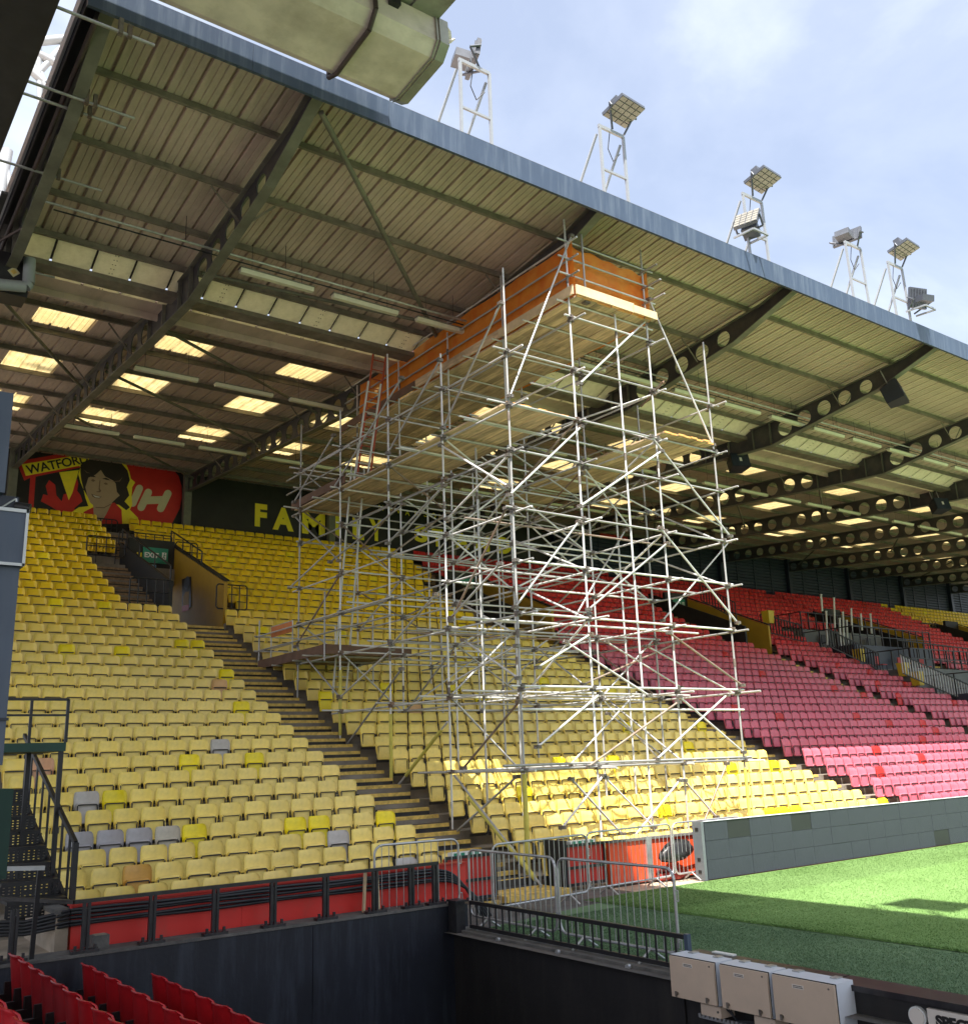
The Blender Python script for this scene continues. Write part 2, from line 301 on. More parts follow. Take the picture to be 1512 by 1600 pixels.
def tag(o, label=None, cat=None, group=None, kind=None):
    if label: o['label'] = label
    if cat: o['category'] = cat
    if group: o['group'] = group
    if kind: o['kind'] = kind
    return o
def link(name, data, parent=None, local=False, **k):
    o = bpy.data.objects.new(name, data); col.objects.link(o)
    if parent:
        o.parent = parent
        if not local: o.matrix_parent_inverse = Matrix.Translation(-Vector(parent['_base']))
    tag(o, **k); return o
ROOTS = []
def thing(name, loc, label, cat, group=None, rotz=0):
    o = bpy.data.objects.new(name, None); col.objects.link(o); o.location = loc; o.rotation_euler = (0, 0, rotz)
    o.empty_display_size = 0.2; o['_base'] = tuple(loc); ROOTS.append(o)
    return tag(o, label, cat, group)
def sub(name, mb, m, part):            # sub-part of a mesh part built in world space
    o = bpy.data.objects.new(name, mb.mesh(name, m)); col.objects.link(o); o.parent = part; return o
TXT = {}
def text_mesh(body, size, bold=0.0, spacing=1.0):
    if (body, size, bold, spacing) in TXT: return TXT[(body, size, bold, spacing)].copy()
    return make_text(body, size, bold, spacing)
def make_text(body, size, bold=0.0, spacing=1.0):
    cu = bpy.data.curves.new('txt', 'FONT'); cu.body = body; cu.size = size; cu.offset = bold; cu.space_character = spacing
    cu.align_x = 'LEFT'; cu.extrude = 0.004
    o = bpy.data.objects.new('txt', cu); col.objects.link(o)
    dg = bpy.context.evaluated_depsgraph_get(); me = bpy.data.meshes.new_from_object(o.evaluated_get(dg))
    bpy.data.objects.remove(o); return me
for q_ in [('EXIT', 0.27, 0.010, 1.0), ('N1', 0.36, 0.012, 1.0), ('SPECTATORS', 0.125, 0.006, 1.02), ('WATFORD', 0.52, 0.008, .95)] + [(c_, 1.0, .05, 1.0) for c_ in 'FAMILYSTND'] + [(c_, 1.0, .0, 1.0) for c_ in 'NRVASO']: TXT[q_] = make_text(*q_)
ORD = ['zeroth', 'first', 'second', 'third', 'fourth', 'fifth', 'sixth', 'seventh', 'eighth', 'ninth', 'tenth', 'eleventh', 'twelfth',
       'thirteenth', 'fourteenth', 'fifteenth', 'sixteenth', 'seventeenth', 'eighteenth', 'nineteenth', 'twentieth', 'twenty-first',
       'twenty-second', 'twenty-third', 'twenty-fourth', 'twenty-fifth', 'twenty-sixth', 'twenty-seventh', 'twenty-eighth', 'twenty-ninth',
       'thirtieth', 'thirty-first', 'thirty-second', 'thirty-third', 'thirty-fourth', 'thirty-fifth', 'thirty-sixth']

# ------------------------------------------------------------------ dimensions of the stand
D, RR, QQ = 0.78353, 0.29588, 0.0022737
EXTRA = {-1: 0.22, 0: 0.14, 1: 0.06, 2: 0.0}
def seat_top(n): return 0.92 + RR * n + QQ * n * n + EXTRA.get(n, 0.0)
def tread(n): return seat_top(n) - 0.83
def riser_y(n): return n * D - 0.56              # front edge of tread n
S = 7.4185; XB = -3.251; P = 14.837; AW = 1.78; PITCH = (P - AW) / 27
X0, X1 = -8.6, 76.0; NTOP = 33; YB = 27.15
BEAMS = [-7.2] + [XB + S * i for i in range(11)]
AISLES = [P * k for k in range(6)]
def zs_front(y): return 15.36 + (14.62 - 15.36) * (y + 1.42) / (5.9 + 1.42)
def zs_back(y): return 14.75 + (15.95 - 14.75) * (y - 8.1) / (27.2 - 8.1)
def zs(y): return zs_front(y) if y < 5.9 else (zs_back(y) if y > 8.1 else 14.62 + (14.75 - 14.62) * (y - 5.9) / 2.2)

# ------------------------------------------------------------------ ground
WX, WY = -1.72, -3.02                      # faces of the sunken corner (right wall, left wall)
ground = MB()
ground.add([(-1.9, -400, -0.03), (400, -400, -0.03), (400, 400, -0.03), (-1.9, 400, -0.03)], [(0, 1, 2, 3)])
ground.add([(-400, -2.9, -0.03), (-1.9, -2.9, -0.03), (-1.9, 400, -0.03), (-400, 400, -0.03)], [(0, 1, 2, 3)])
ground.build('track', 'tarmac', kind='structure')
MB().add([(-400, -400, -1.75), (-1.7, -400, -1.75), (-1.7, -2.95, -1.75), (-400, -2.95, -1.75)], [(0, 1, 2, 3)]).build('sunken_floor', 'tarmac', kind='structure')
tf = MB(); tf.add([(-1.45, -60, 0.0), (1.35, -60, 0.0), (1.62, -2.75, 0.0), (-1.45, -3.35, 0.0)], [(0, 1, 2, 3)])
tf.add([(1.62, -2.75, 0.0), (1.55, -4.4, 0.0), (110, -4.4, 0.0), (110, -2.26, 0.0), (4.6, -2.26, 0.0)], [(0, 1, 2, 3, 4)])
tf.build('artificial_turf', 'turf', kind='structure')
pm = MB(); nxp = 120
vs = []; fs = []
for i in range(nxp + 1):
    for y in (-60.0, -2.9 if i == 0 else -2.32):
        yy = y; xx = 1.52 + (1.30 - 1.52) * ((-2.9 - y) / 57.1) if i == 0 else 1.5 + i * 0.9
        vs.append((xx + (random.uniform(-.012, .012) if i == 0 else 0), yy, 0.012))
for i in range(nxp): fs.append((2 * i, 2 * i + 2, 2 * i + 3, 2 * i + 1))
pm.add(vs, fs).build('pitch', 'pitch', kind='structure')
# ragged lip of real grass along the edge of the pitch
lip = MB(); y = -2.9
while y > -24:
    x = 1.52 - 0.0039 * (-2.9 - y); h = random.uniform(.02, .055); dx = random.uniform(-.05, .03); wv = random.uniform(.012, .03)
    lip.add([(x + .02, y, .008), (x + .02, y - wv, .008), (x + dx, y - wv / 2, h)], [(0, 1, 2)]); y -= 0.011
lip.build('grass_edge', 'pitch', label='ragged fringe of longer grass along the edge of the pitch', cat='grass', kind='stuff')
def blades(name, m, lab, n_, xr_, yr_, h0, h1, z):
    rg = random.Random(5); V_, F_ = [], []
    for i in range(n_):
        y = yr_[0] + (yr_[1] - yr_[0]) * rg.random() ** 1.25; x = xr_[0] + (xr_[1] - xr_[0]) * rg.random() ** (1.0 if xr_[1] < 3 else 1.5)
        a_ = rg.random() * 6.283; h = rg.uniform(h0, h1); wv = rg.uniform(.003, .007); lx, ly = rg.uniform(-.025, .025), rg.uniform(-.025, .025); o_ = len(V_)
        V_ += [(x + wv * math.cos(a_), y + wv * math.sin(a_), z), (x - wv * math.cos(a_), y - wv * math.sin(a_), z), (x + lx, y + ly, z + h)]; F_.append((o_, o_ + 1, o_ + 2))
    me = bpy.data.meshes.new(name); me.from_pydata(V_, [], F_); me.materials.append(M[m]); link(name, me, label=lab, cat='grass', kind='stuff')
blades('turf_tufts', 'turf', 'short synthetic blades of the artificial turf', 100000, (-1.4, 1.4), (-3.4, -13.0), .008, .022, .0)
blades('grass_blades', 'pitch', 'mown blades of the natural pitch grass', 240000, (1.45, 19.0), (-2.4, -13.0), .007, .018, .012)
pv = MB(); pv.box(-14, -7.15, -2.9, -0.9, -0.02, 0.33); pv.box(-7.15, -1.75, -2.62, -1.45, -0.02, 0.30)
pv.build('corner_paving', 'paving', kind='structure')

# ------------------------------------------------------------------ grandstand: terrace
gs = thing('grandstand', (20, 10, 0), 'long covered grandstand with stepped concrete terrace, aisles and dark back wall', 'grandstand')
def cuts(n):
    out_ = []
    for a in AISLES:
        if 21 <= n <= 27: out_.append((a + 0.12, a + 1.95))
    return out_
for n in range(-1, NTOP + 1):
    mb = MB(); xs = X0; y0 = riser_y(n); y1 = riser_y(n + 1) + 0.02 if n < NTOP else YB + 0.3
    zt = tread(n); zb = tread(n - 1) - 0.25
    for c0, c1 in cuts(n) + [(X1, None)]:
        mb.box(xs, c0, y0, y1, zb, zt); xs = c1 if c1 else xs
    mb.build('terrace_row', 'concrete', gs)
# aisle steps with painted nosings
def aisle_flight(a, x0, x1, n0, n1, nose, individual):
    st, no = MB(), MB()
    for n in range(n0, n1 + 1):
        zt = tread(n); zn = tread(n + 1); yr = riser_y(n + 1); ym = yr - D / 2
        for (ya, yb, z0_, z1_) in ((riser_y(n) + 0.004, ym + .002, zt, zt + 0.012), (ym, yr - 0.002, zt - .01, (zt + zn) / 2)):
            sm = MB(); sm.box(x0, x1, ya, yb, z0_ - 0.002, z1_)
            nm = MB(); nm.box(x0 + .01, x1 - .01, ya - 0.012, ya + 0.06, z1_ - 0.07, z1_ + 0.006)
            if individual:
                so_ = sm.build('step', 'step', gs); sub('nosing', nm, nose, so_)
            else:
                st.add(sm.v, sm.f); no.add(nm.v, nm.f)
    if not individual:
        o = st.build('aisle_steps', 'step', gs, kind='stuff'); o2 = bpy.data.objects.new('nosings', no.mesh('nosings', nose)); col.objects.link(o2); o2.parent = o; o2['kind'] = 'stuff'
for k, a in enumerate(AISLES):
    near = k < 3
    aisle_flight(a, a + 0.03, a + AW - 0.03, -1, 20, 'nosing', near)
    aisle_flight(a, a - 1.42, a + 0.08, 21, 27, 'nosing_worn', k == 0)
    aisle_flight(a, a + 2.1, a + 2.82, 21, 28, 'nosing_worn', k == 0)
    aisle_flight(a, a - 0.2, a + 1.05, 29, 32, 'nosing_worn', k == 0)
# vomitories
for k, a in enumerate(AISLES):
    vt = thing('vomitory', (a + 1.0, 19, 7), ['yellow walled stairway opening under the exit sign in the left aisle', 'dark stairway opening behind the scaffold tower in the middle of the stand',
              'dark stairway opening with yellow sloping wall among the red seats', 'stairway opening beside the grey platforms in the red seating', 'stairway opening below the far yellow seats', 'farthest stairway opening at the end of the stand'][k], 'stairway', 'stairway openings in the terrace')
    def wall(x0, x1, m, extra): 
        pts = [(x0, 16.1, 6.6), (x0, 16.1, tread(20) + 1.35 + extra * 0), (x0, 22.3, tread(28) + 1.25), (x0, 22.3, 6.6)]
        pts[1] = (x0, 16.1, 8.78 + extra); pts[2] = (x0, 22.3, 11.35 + extra)
        return MB().prism(pts, (x1 - x0, 0, 0))
    wall(a + 1.93, a + 2.06, 'vom_yellow', 0).build('side_wall', 'vom_yellow', vt)
    wall(a + 0.02, a + 0.14, 'vom_black', -.12).build('side_wall', 'vom_black', vt)
    MB().prism([(a + 1.90, 16.05, 8.80), (a + 2.10, 16.05, 8.80), (a + 2.10, 22.3, 11.40), (a + 1.90, 22.3, 11.40)], (0, 0, .05)).build('wall_capping', 'vom_black', vt)
    MB().box(a + 0.14, a + 1.93, 21.5, 21.7, 9.75, 11.3).build('lintel', 'vom_black', vt)
    MB().box(a + 0.14, a + 1.93, 16.1, 27.0, 6.4, 7.0).build('passage_floor', 'vom_black', vt)
    MB().box(a + 0.14, a + 1.93, 26.0, 26.2, 7.0, 11.0).build('passage_end', 'vom_black', vt)
    if k < 3:
        es = thing('exit_sign', (a + 1.15, 21.45, 10.6), ['green EXIT sign over the stairway opening in the left aisle', 'small green exit sign seen through the scaffold tower', 'green exit sign over the stairway opening among the red seats'][k], 'sign', 'green exit signs')
        MB().box(a + 0.68, a + 1.66, 21.43, 21.49, 10.36, 10.96).build('sign_plate', 'sign_green', es)
        me = text_mesh('EXIT', 0.27, 0.010); me.materials.append(M['sign_white'])
        o = link('lettering', me, es, local=True); o.location = (-0.42, -0.032, -0.04); o.rotation_euler = (R_(90), 0, 0)
        pi = MB(); bx, bz = a + 1.42, 10.52
        pi.box(bx, bx + .17, 21.424, 21.428, bz, bz + .28); pi.build('pictogram_panel', 'sign_white', es)
        pg = MB(); pg.tube((bx + .10, 21.416, bz + .235), (bx + .10, 21.42, bz + .235), .026, 10)
        pg.bar((bx + .095, 21.418, bz + .20), (bx + .075, 21.418, bz + .11), .03, .012, (0, 1, 0)); pg.bar((bx + .075, 21.418, bz + .11), (bx + .12, 21.418, bz + .03), .025, .012, (0, 1, 0))
        pg.bar((bx + .075, 21.418, bz + .11), (bx + .03, 21.418, bz + .05), .025, .012, (0, 1, 0)); pg.bar((bx + .05, 21.418, bz + .18), (bx + .145, 21.418, bz + .16), .02, .012, (0, 1, 0))
        pg.build('pictogram', 'sign_green', es)
ns = thing('notice', (1.15, 21.45, 10.15), 'small blue and white notice below the green EXIT sign', 'sign')
MB().box(0.72, 1.22, 21.44, 21.488, 10.04, 10.28).build('plate', 'sign_white', ns); MB().box(0.98, 1.215, 21.43, 21.436, 10.05, 10.27).build('blue_panel', 'sign_blue', ns)
MB().prism([(1.0, 21.427, 10.24), (1.05, 21.427, 10.24), (1.19, 21.427, 10.07), (1.12, 21.427, 10.07)], (0, .002, 0)).build('white_stripe', 'sign_white', ns)
n1 = thing('aisle_letter_sign', (0.35, 21.45, 10.6), 'yellow letters N1 on black beside the green EXIT sign', 'sign')
MB().box(0.18, 0.64, 21.44, 21.488, 10.30, 10.90).build('plate', 'vom_black', n1)
me = text_mesh('N1', 0.36, 0.012); me.materials.append(M['banner_yellow']); o = link('lettering', me, n1, local=True); o.location = (-0.12, -0.03, -0.14); o.rotation_euler = (R_(90), 0, 0)
pw = thing('wall_poster', (1.92, 17.8, 8.3), 'dim picture poster on the yellow stairway wall', 'poster')
pq = [ux(908, 700, 1.915)]
p_tl, p_tr, p_br, p_bl = (ux(x_, y_, 1.918) for x_, y_ in ((285, 905), (299, 901), (299, 948), (285, 956)))
MB().prism([p_tl, p_tr, p_br, p_bl], (-.012, 0, 0)).build('poster_board', 'banner_black', pw)
cx = (p_tl + p_br) / 2
cir = [cx + Vector((-.016, 0, .38)) + Vector((0, math.cos(i * .5236) * .30, math.sin(i * .5236) * .26)) for i in range(12)]
MB().poly(cir).build('pale_disc', 'slate_panel', pw)
MB().poly([cx + Vector((-.016, dy, dz)) for dy, dz in ((.35, -.1), (.1, .05), (-.3, 0), (-.35, -.6), (.3, -.55))]).build('ochre_shape', 'vom_yellow', pw)
MB().poly([cx + Vector((-.018, dy, dz)) for dy, dz in ((.4, -.45), (-.35, -.5), (-.38, -.72), (.4, -.68))]).build('red_band', 'banner_red', pw)

# guard frames beside the stairway opening
def guard_frame(name_lab, a, b, h, nbar, legs=.0, mid=True, r=.026):
    a = Vector(a); b = Vector(b); u = (b - a)
    g = thing('guard_frame', tuple((a + b) / 2), name_lab, 'railing', 'black guard frames on the terrace')
    up = Vector((0, 0, 1)); c = u.normalized() * 0.07
    fr = MB(); z0 = up * 0.12; z1 = up * h
    loop = [a + z0 + c, a + z0 + up * .07, a + z1 - up * .07, a + z1 + c, b + z1 - c, b + z1 - up * .07, b + z0 + up * .07, b + z0 - c]
    fr.path(loop + [loop[0]], r); fr.build('frame', 'black_steel', g)
    for i in range(nbar):
        p = a + u * ((i + 1) / (nbar + 1)); MB().tube(p + (up * (-legs) if i % 2 == 0 else z0), p + z1, r * .8).build('baluster', 'black_steel', g)
    if mid: MB().tube(a + up * (h * .55), b + up * (h * .55), r * .7).build('mid_rail', 'black_steel', g)
guard_frame('black guard frame at the head of the left steps above the stairway opening', (-1.42, 21.45, 10.35), (0.0, 21.45, 10.35), .85, 3, .5)
guard_frame('black guard frame closing the front of the stairway opening', (-1.25, 16.2, 7.7), (.15, 16.2, 7.7), 1.0, 4, .2)
guard_frame('black guard frame right of the yellow stairway wall', (1.68, 16.15, 7.72), (2.80, 16.15, 7.72), .98, 3, .3, False)
guard_frame('wide black guard frame above the EXIT sign', (0.0, 22.4, 11.0), (2.1, 22.4, 11.0), .72, 5, .3)
guard_frame('short black guard frame right of the EXIT sign', (2.1, 21.9, 10.55), (3.0, 21.9, 10.55), .85, 2, .3)
guard_frame('low black guard frame under the face mural in the top row gap', (-.2, 26.4, 12.4), (1.0, 26.4, 12.4), .75, 4, .1)
def sloped_rail(lab, a, b):
    a = Vector(a); b = Vector(b)
    g = thing('handrail', tuple(a), lab, 'railing'); MB().path([a - Vector((0, 0, .75)), a, b, b - Vector((0, 0, .5))], .03).build('rail', 'black_steel', g)
    for t_ in (.3, .6, .9): p = a.lerp(b, t_); MB().tube(p - Vector((0, 0, .7)), p, .02).build('post', 'black_steel', g)
sloped_rail('sloping black handrail on the dark left wall of the stairway opening', (0.08, 16.2, 9.2), (0.08, 22.2, 11.75))
sloped_rail('sloping black handrail above the yellow stairway wall', (2.0, 18.6, 10.35), (2.0, 22.2, 11.9))

# back wall, columns
for i, (xa, xb) in enumerate(zip([X0] + BEAMS[1:], BEAMS[1:] + [X1])):
    if i < 5: MB().box(xa, xb, YB, YB + .2, 12.0, 16.3).build('back_wall_panel', 'back_wall', gs)
    else:
        mb = MB(); nn = 16; pts = []
        for j in range(nn):          # ribbed navy cladding
            za, zb_ = 12.2 + j * .22, 12.2 + j * .22 + .22
            mb.add([(xa, YB - .1, za), (xb, YB - .1, za), (xb, YB - .16, za + .05), (xa, YB - .16, za + .05), (xb, YB - .16, zb_ - .05), (xa, YB - .16, zb_ - .05), (xb, YB - .1, zb_), (xa, YB - .1, zb_)],
                   [(0, 1, 2, 3), (3, 2, 4, 5), (5, 4, 6, 7)])
        mb.box(xa, xb, YB, YB + .2, 12.0, 16.3)
        o = mb.build('cladding_panel', 'navy_clad', gs)
        for q in (1, 2, 3): sub('cladding_joint', MB().box(xa + S * q / 4 - .05, xa + S * q / 4 + .05, YB - .2, YB - .05, 12.3, 15.7), 'slate_dark', o)
for i, xx in enumerate(BEAMS): MB().box(xx - .17, xx + .17, YB - .46, YB - .18, 11.5, 15.9).build('column', 'column' if i < 5 else 'slate_dark', gs)

# ------------------------------------------------------------------ roof
rf = thing('grandstand_roof', (20, 10, 14), 'ribbed beige cantilever roof with dark pierced beams and blue fascia', 'roof')
NP = 15; PW = S / NP
prof = [(0.0, .065), (.06, .065), (.075, 0), (.20, 0), (.207, .014), (.222, .014), (.229, 0), (.345, 0), (.352, .014), (.367, .014), (.374, 0), (PW, 0)]
def panel_mesh(ya, yb, fz, m, name):
    mb = MB(); mid = (ya + yb) / 2
    for (x, z), (x2, z2) in zip(prof, prof[1:]):
        mb.add([(x, ya, fz(ya) + z), (x2, ya, fz(ya) + z2), (x2, yb, fz(yb) + z2), (x, yb, fz(yb) + z)], [(0, 1, 2, 3)])
    mb.add([(PW, ya, fz(ya)), (PW, ya, fz(ya) + .065), (PW, yb, fz(yb) + .065), (PW, yb, fz(yb))], [(0, 1, 2, 3)])
    mb.add([(0, ya, fz(ya) + .14), (PW, ya, fz(ya) + .14), (PW, yb, fz(yb) + .14), (0, yb, fz(yb) + .14)], [(3, 2, 1, 0)])
    return mb.mesh(name, m)
LIGHT_Y = [(10.3, 11.75), (14.5, 16.55), (19.1, 21.2)]
OPQ_Y = [(8.1, 10.3), (11.75, 14.5), (16.55, 19.1), (21.2, 27.2)]
me_front = panel_mesh(-1.42, 5.9, zs_front, 'sheet', 'roof_panel')
me_back = panel_mesh(8.1, 27.2, zs_back, 'sheet', 'roof_panel')
me_opq = [panel_mesh(a, b, zs_back, 'sheet', 'roof_panel') for a, b in OPQ_Y]
me_lit = [panel_mesh(a, b, zs_back, 'rooflight', 'rooflight') for a, b in LIGHT_Y]
# no doubled top face on rooflights: keep them a single translucent skin
for me in me_lit:
    pass
roof_stuff = MB(); n_ind = 0
cols_ = []
x = XB - PW * 8
while x < X1: cols_.append(x); x += PW
def add_panel(me, x, nm):
    global n_ind
    if nm == 'rooflight' or n_ind < 290:
        o = link(nm, me, rf); o.location = (x, 0, 0)
        if nm != 'rooflight': n_ind += 1
    else:
        vs = [(v.co.x + x, v.co.y, v.co.z) for v in me.vertices]; roof_stuff.add(vs, [tuple(p.vertices) for p in me.polygons])
for i, x in enumerate(cols_):
    c = (i - 8) % NP
    add_panel(me_front, x, 'roof_panel')
    if c in (2, 3, 4, 10, 11, 12):
        for me in me_opq: add_panel(me, x, 'roof_panel')
        for me in me_lit: add_panel(me, x, 'rooflight')
    else: add_panel(me_back, x, 'roof_panel')
roof_stuff.build('far_roof_panels', 'sheet', rf, kind='stuff')
XL, XR = XB - PW * 8, cols_[-1] + PW
# valley panels, two rows of pale boards
for r_, (ya, za, yb, zb_) in enumerate(((5.93, 14.58, 6.60, 14.28), (6.86, 14.25, 7.42, 14.27))):
    mb = MB(); g = .03; w_ = .92
    mb.add([(g, ya, za), (w_ - g, ya, za), (w_ - g, yb, zb_), (g, yb, zb_), (g, ya, za + .05), (w_ - g, ya, za + .05), (w_ - g, yb, zb_ + .05), (g, yb, zb_ + .05)],
           [(0, 1, 2, 3), (7, 6, 5, 4), (0, 4, 5, 1), (1, 5, 6, 2), (2, 6, 7, 3), (3, 7, 4, 0)])
    me = mb.mesh('valley_panel', 'cove'); x = XL
    rv = MB()
    for q in range(5):
        for dx in (.40, .47): rv.box(dx, dx + .025, ya + (yb - ya) * (.12 + q * .19) - .012, ya + (yb - ya) * (.12 + q * .19) + .012, za + (zb_ - za) * (.12 + q * .19) - .012, za + (zb_ - za) * (.12 + q * .19) - .004)
    rme = rv.mesh('rivets', 'gable_dark'); k = 0
    jm = MB().add([(-.05, ya, za + .055), (.05, ya, za + .055), (.05, yb, zb_ + .055), (-.05, yb, zb_ + .055), (-.05, ya, za + .075), (.05, ya, za + .075), (.05, yb, zb_ + .075), (-.05, yb, zb_ + .075)], [(0, 1, 2, 3), (7, 6, 5, 4), (0, 4, 5, 1), (1, 5, 6, 2), (2, 6, 7, 3), (3, 7, 4, 0)]).mesh('joint_strip', 'gable_dark')
    while x < XR - .5:
        o = link('valley_panel', me, rf); o.location = (x, 0, 0)
        o3 = bpy.data.objects.new('joint_strip', jm); col.objects.link(o3); o3.parent = o
        if k % 3 == 2 and k < 40: o2 = bpy.data.objects.new('rivets', rme); col.objects.link(o2); o2.parent = o
        x += w_; k += 1
MB().box(XL, XR, 8.06, 8.14, 14.1, 14.76).build('valley_upstand', 'sheet', rf)
MB().box(XL, XR, 6.50, 6.98, 14.11, 14.235).build('valley_angle', 'purlin', rf)
MB().box(XL, XR, 7.43, 8.2, 14.28, 14.33).build('valley_sole', 'sheet', rf)
MB().box(XL, XR, 5.85, 5.915, 14.55, 14.86).build('valley_closure', 'purlin', rf)
for y in (.35, 2.32, 4.25, 5.80, 8.2, 10.1, 12.05, 14.1, 16.1, 18.1, 20.1, 22.1, 24.1, 26.1):
    z = zs(y) - .01; mb = MB(); mb.box(XL, XR, y - .012, y + .012, z - .17, z); mb.box(XL, XR, y + .012, y + .06, z - .03, z - .004); mb.box(XL, XR, y - .06, y - .012, z - .17, z - .15)
    mb.build('purlin', 'purlin', rf)
# fascia in lengths
x = XL - .35
while x < XR:
    x2 = min(x + 2.9, XR); mb = MB(); mb.add([(x, -1.47, 14.86), (x2 - .006, -1.47, 14.86), (x2 - .006, -1.50, 15.42), (x, -1.50, 15.42), (x, -1.40, 14.86), (x2 - .006, -1.40, 14.86), (x2 - .006, -1.30, 15.46), (x, -1.30, 15.46)],
        [(0, 1, 2, 3), (4, 7, 6, 5), (0, 4, 5, 1), (3, 2, 6, 7), (1, 5, 6, 2), (0, 3, 7, 4)])
    mb.build('fascia_length', 'fascia', rf); x = x2
# beams
def beam_bot(y):
    pts = [(-1.38, 15.0), (0.9, 14.26), (5.4, 13.56), (8.7, 13.70), (27.0, 15.0)]
    for (a, za), (b, zb_) in zip(pts, pts[1:]):
        if y <= b: return za + (zb_ - za) * (y - a) / (b - a)
    return 15.08
def beam_top(y): return zs(y) - .23 if y > -.2 else min(zs(y) - .02, zs(y) - .23 + (-.2 - y) * .17)
def beam_mesh():
    mb = MB(); hw = .014
    def cell(y0, y1, hole):
        for sx in (-hw, hw):
            qd = [(y0, beam_bot(y0)), (y1, beam_bot(y1)), (y1, beam_top(y1)), (y0, beam_top(y0))]
            if not hole: mb.add([(sx, a, b) for a, b in qd], [(0, 1, 2, 3)]); continue
            cy = (y0 + y1) / 2; cz = (beam_bot(cy) + beam_top(cy)) / 2; rad = min(.33, (beam_top(cy) - beam_bot(cy)) * .37, (y1 - y0) * .41); n = 16
            outer, inner = [], []
            for i in range(n):
                an = 2 * math.pi * (i + .5) / n; cy_, cz_ = math.cos(an), math.sin(an)
                inner.append((sx, cy + rad * cy_, cz + rad * cz_)); tt = 1 / max(abs(cy_), abs(cz_))
                fy = (cy_ * tt + 1) / 2; fz_ = (cz_ * tt + 1) / 2; yy = y0 + (y1 - y0) * fy
                outer.append((sx, yy, beam_bot(yy) + (beam_top(yy) - beam_bot(yy)) * fz_))
            cor = []
            mb.add(outer + inner, [(i, (i + 1) % n, n + (i + 1) % n, n + i) for i in range(n)])
            for ci, (i, j) in enumerate(((1, 2), (5, 6), (9, 10), (13, 14))):
                q = [(y1, beam_top(y1)), (y0, beam_top(y0)), (y0, beam_bot(y0)), (y1, beam_bot(y1))][ci]
                mb.add([outer[i], (sx, q[0], q[1]), outer[j]], [(0, 1, 2)])
            if sx > 0:
                i2 = [(-hw, p[1], p[2]) for p in inner]; mb.add(inner + i2, [(i, (i + 1) % n, n + (i + 1) % n, n + i) for i in range(n)], True)
    cell(-1.38, -.2, False); cell(-.2, .9, False); y = .9
    for i in range(5): cell(y, y + .86, True); y += .86
    ystop = [y, 6.2, 7.4, 8.7]
    for a, b in zip(ystop, ystop[1:]): cell(a, b, False)
    y = 8.7; st = (26.8 - 8.7) / 19
    for i in range(19): cell(y, y + st, True); y += st
    return mb.mesh('beam_web', 'beam')
def flange_mesh():
    mb = MB(); ys = [-1.38, -.2, .9, 5.4, 6.2, 8.7, 14, 20, 26.9]
    for f_, t_ in ((beam_bot, -1), (beam_top, 1)):
        for a, b in zip(ys, ys[1:]):
            mb.bar((0, a, f_(a) + .012 * t_), (0, b, f_(b) + .012 * t_), .23, .024)
    for y in (5.4, 6.2, 7.4, 8.6): mb.box(-.11, .11, y - .01, y + .01, beam_bot(y), beam_top(y))
    return mb.mesh('flange', 'flange')
bm_, fm_ = beam_mesh(), flange_mesh()
for xx in BEAMS:
    o = link('beam', bm_, rf); o.location = (xx, 0, 0); o2 = bpy.data.objects.new('flange', fm_); col.objects.link(o2); o2.parent = o
# wind bracing tubes and fly braces
def brace(a, b, r=.055): MB().tube(a, b, r, 10).build('wind_brace', 'purlin' if r < .05 else 'flange', rf)
brace((XB + .2, -1.05, 14.9), (XB + S - .15, 5.5, 14.3), .06)
brace((XB + .2, 5.4, 14.35), (XB + S - .1, 4.6, 14.3), .05)
for k in range(0, 9, 2):
    xa = XB + S * k; 
    for ya, yb in ((8.7, 13.4), (13.4, 18.6), (18.6, 25.8)):
        brace((xa + .1, ya, zs(ya) - .5), (xa + S - .1, yb, zs(yb) - .5), .05)
brace((BEAMS[0] + .1, 9.0, zs(9) - .45), (XB - .1, 15.5, zs(15.5) - .5), .05)
for xx in BEAMS[1:6]:
    for y in (2.32, 10.1, 14.1, 18.1, 22.1):
        for sg in (-1, 1):
            MB().bar((xx + sg * .1, y, beam_bot(y) + .08), (xx + sg * .75, y, zs(y) - .2), .05, .012, (0, 1, 0)).build('fly_brace', 'purlin', rf)
# left gable
gz = MB(); 
for ya, yb in ((-1.5, 5.9), (5.9, 8.1), (8.1, 27.3)):
    gz.bar((XL - .36, ya, zs(ya + .001) + .02), (XL - .36, yb, zs(yb - .001) + .02), .05, .30)
gz.build('gable_flashing', 'gable_white', rf)
gd = MB()
for ya, yb in ((-1.42, 5.9), (5.9, 8.1), (8.1, 27.3)):
    gd.bar((XL - .16, ya, zs(ya + .001) - .02), (XL - .16, yb, zs(yb - .001) - .02), .32, .10); gd.bar((XL - .30, ya, zs(ya + .001) - .12), (XL - .30, yb, zs(yb - .001) - .12), .03, .34)
gd.build('gable_trim', 'gable_dark', rf)
MB().tube((XL - .17, -1.3, 14.75), (XL - .17, 6.6, 14.15), .045, 8).build('gable_pipe', 'rust_pipe', rf)

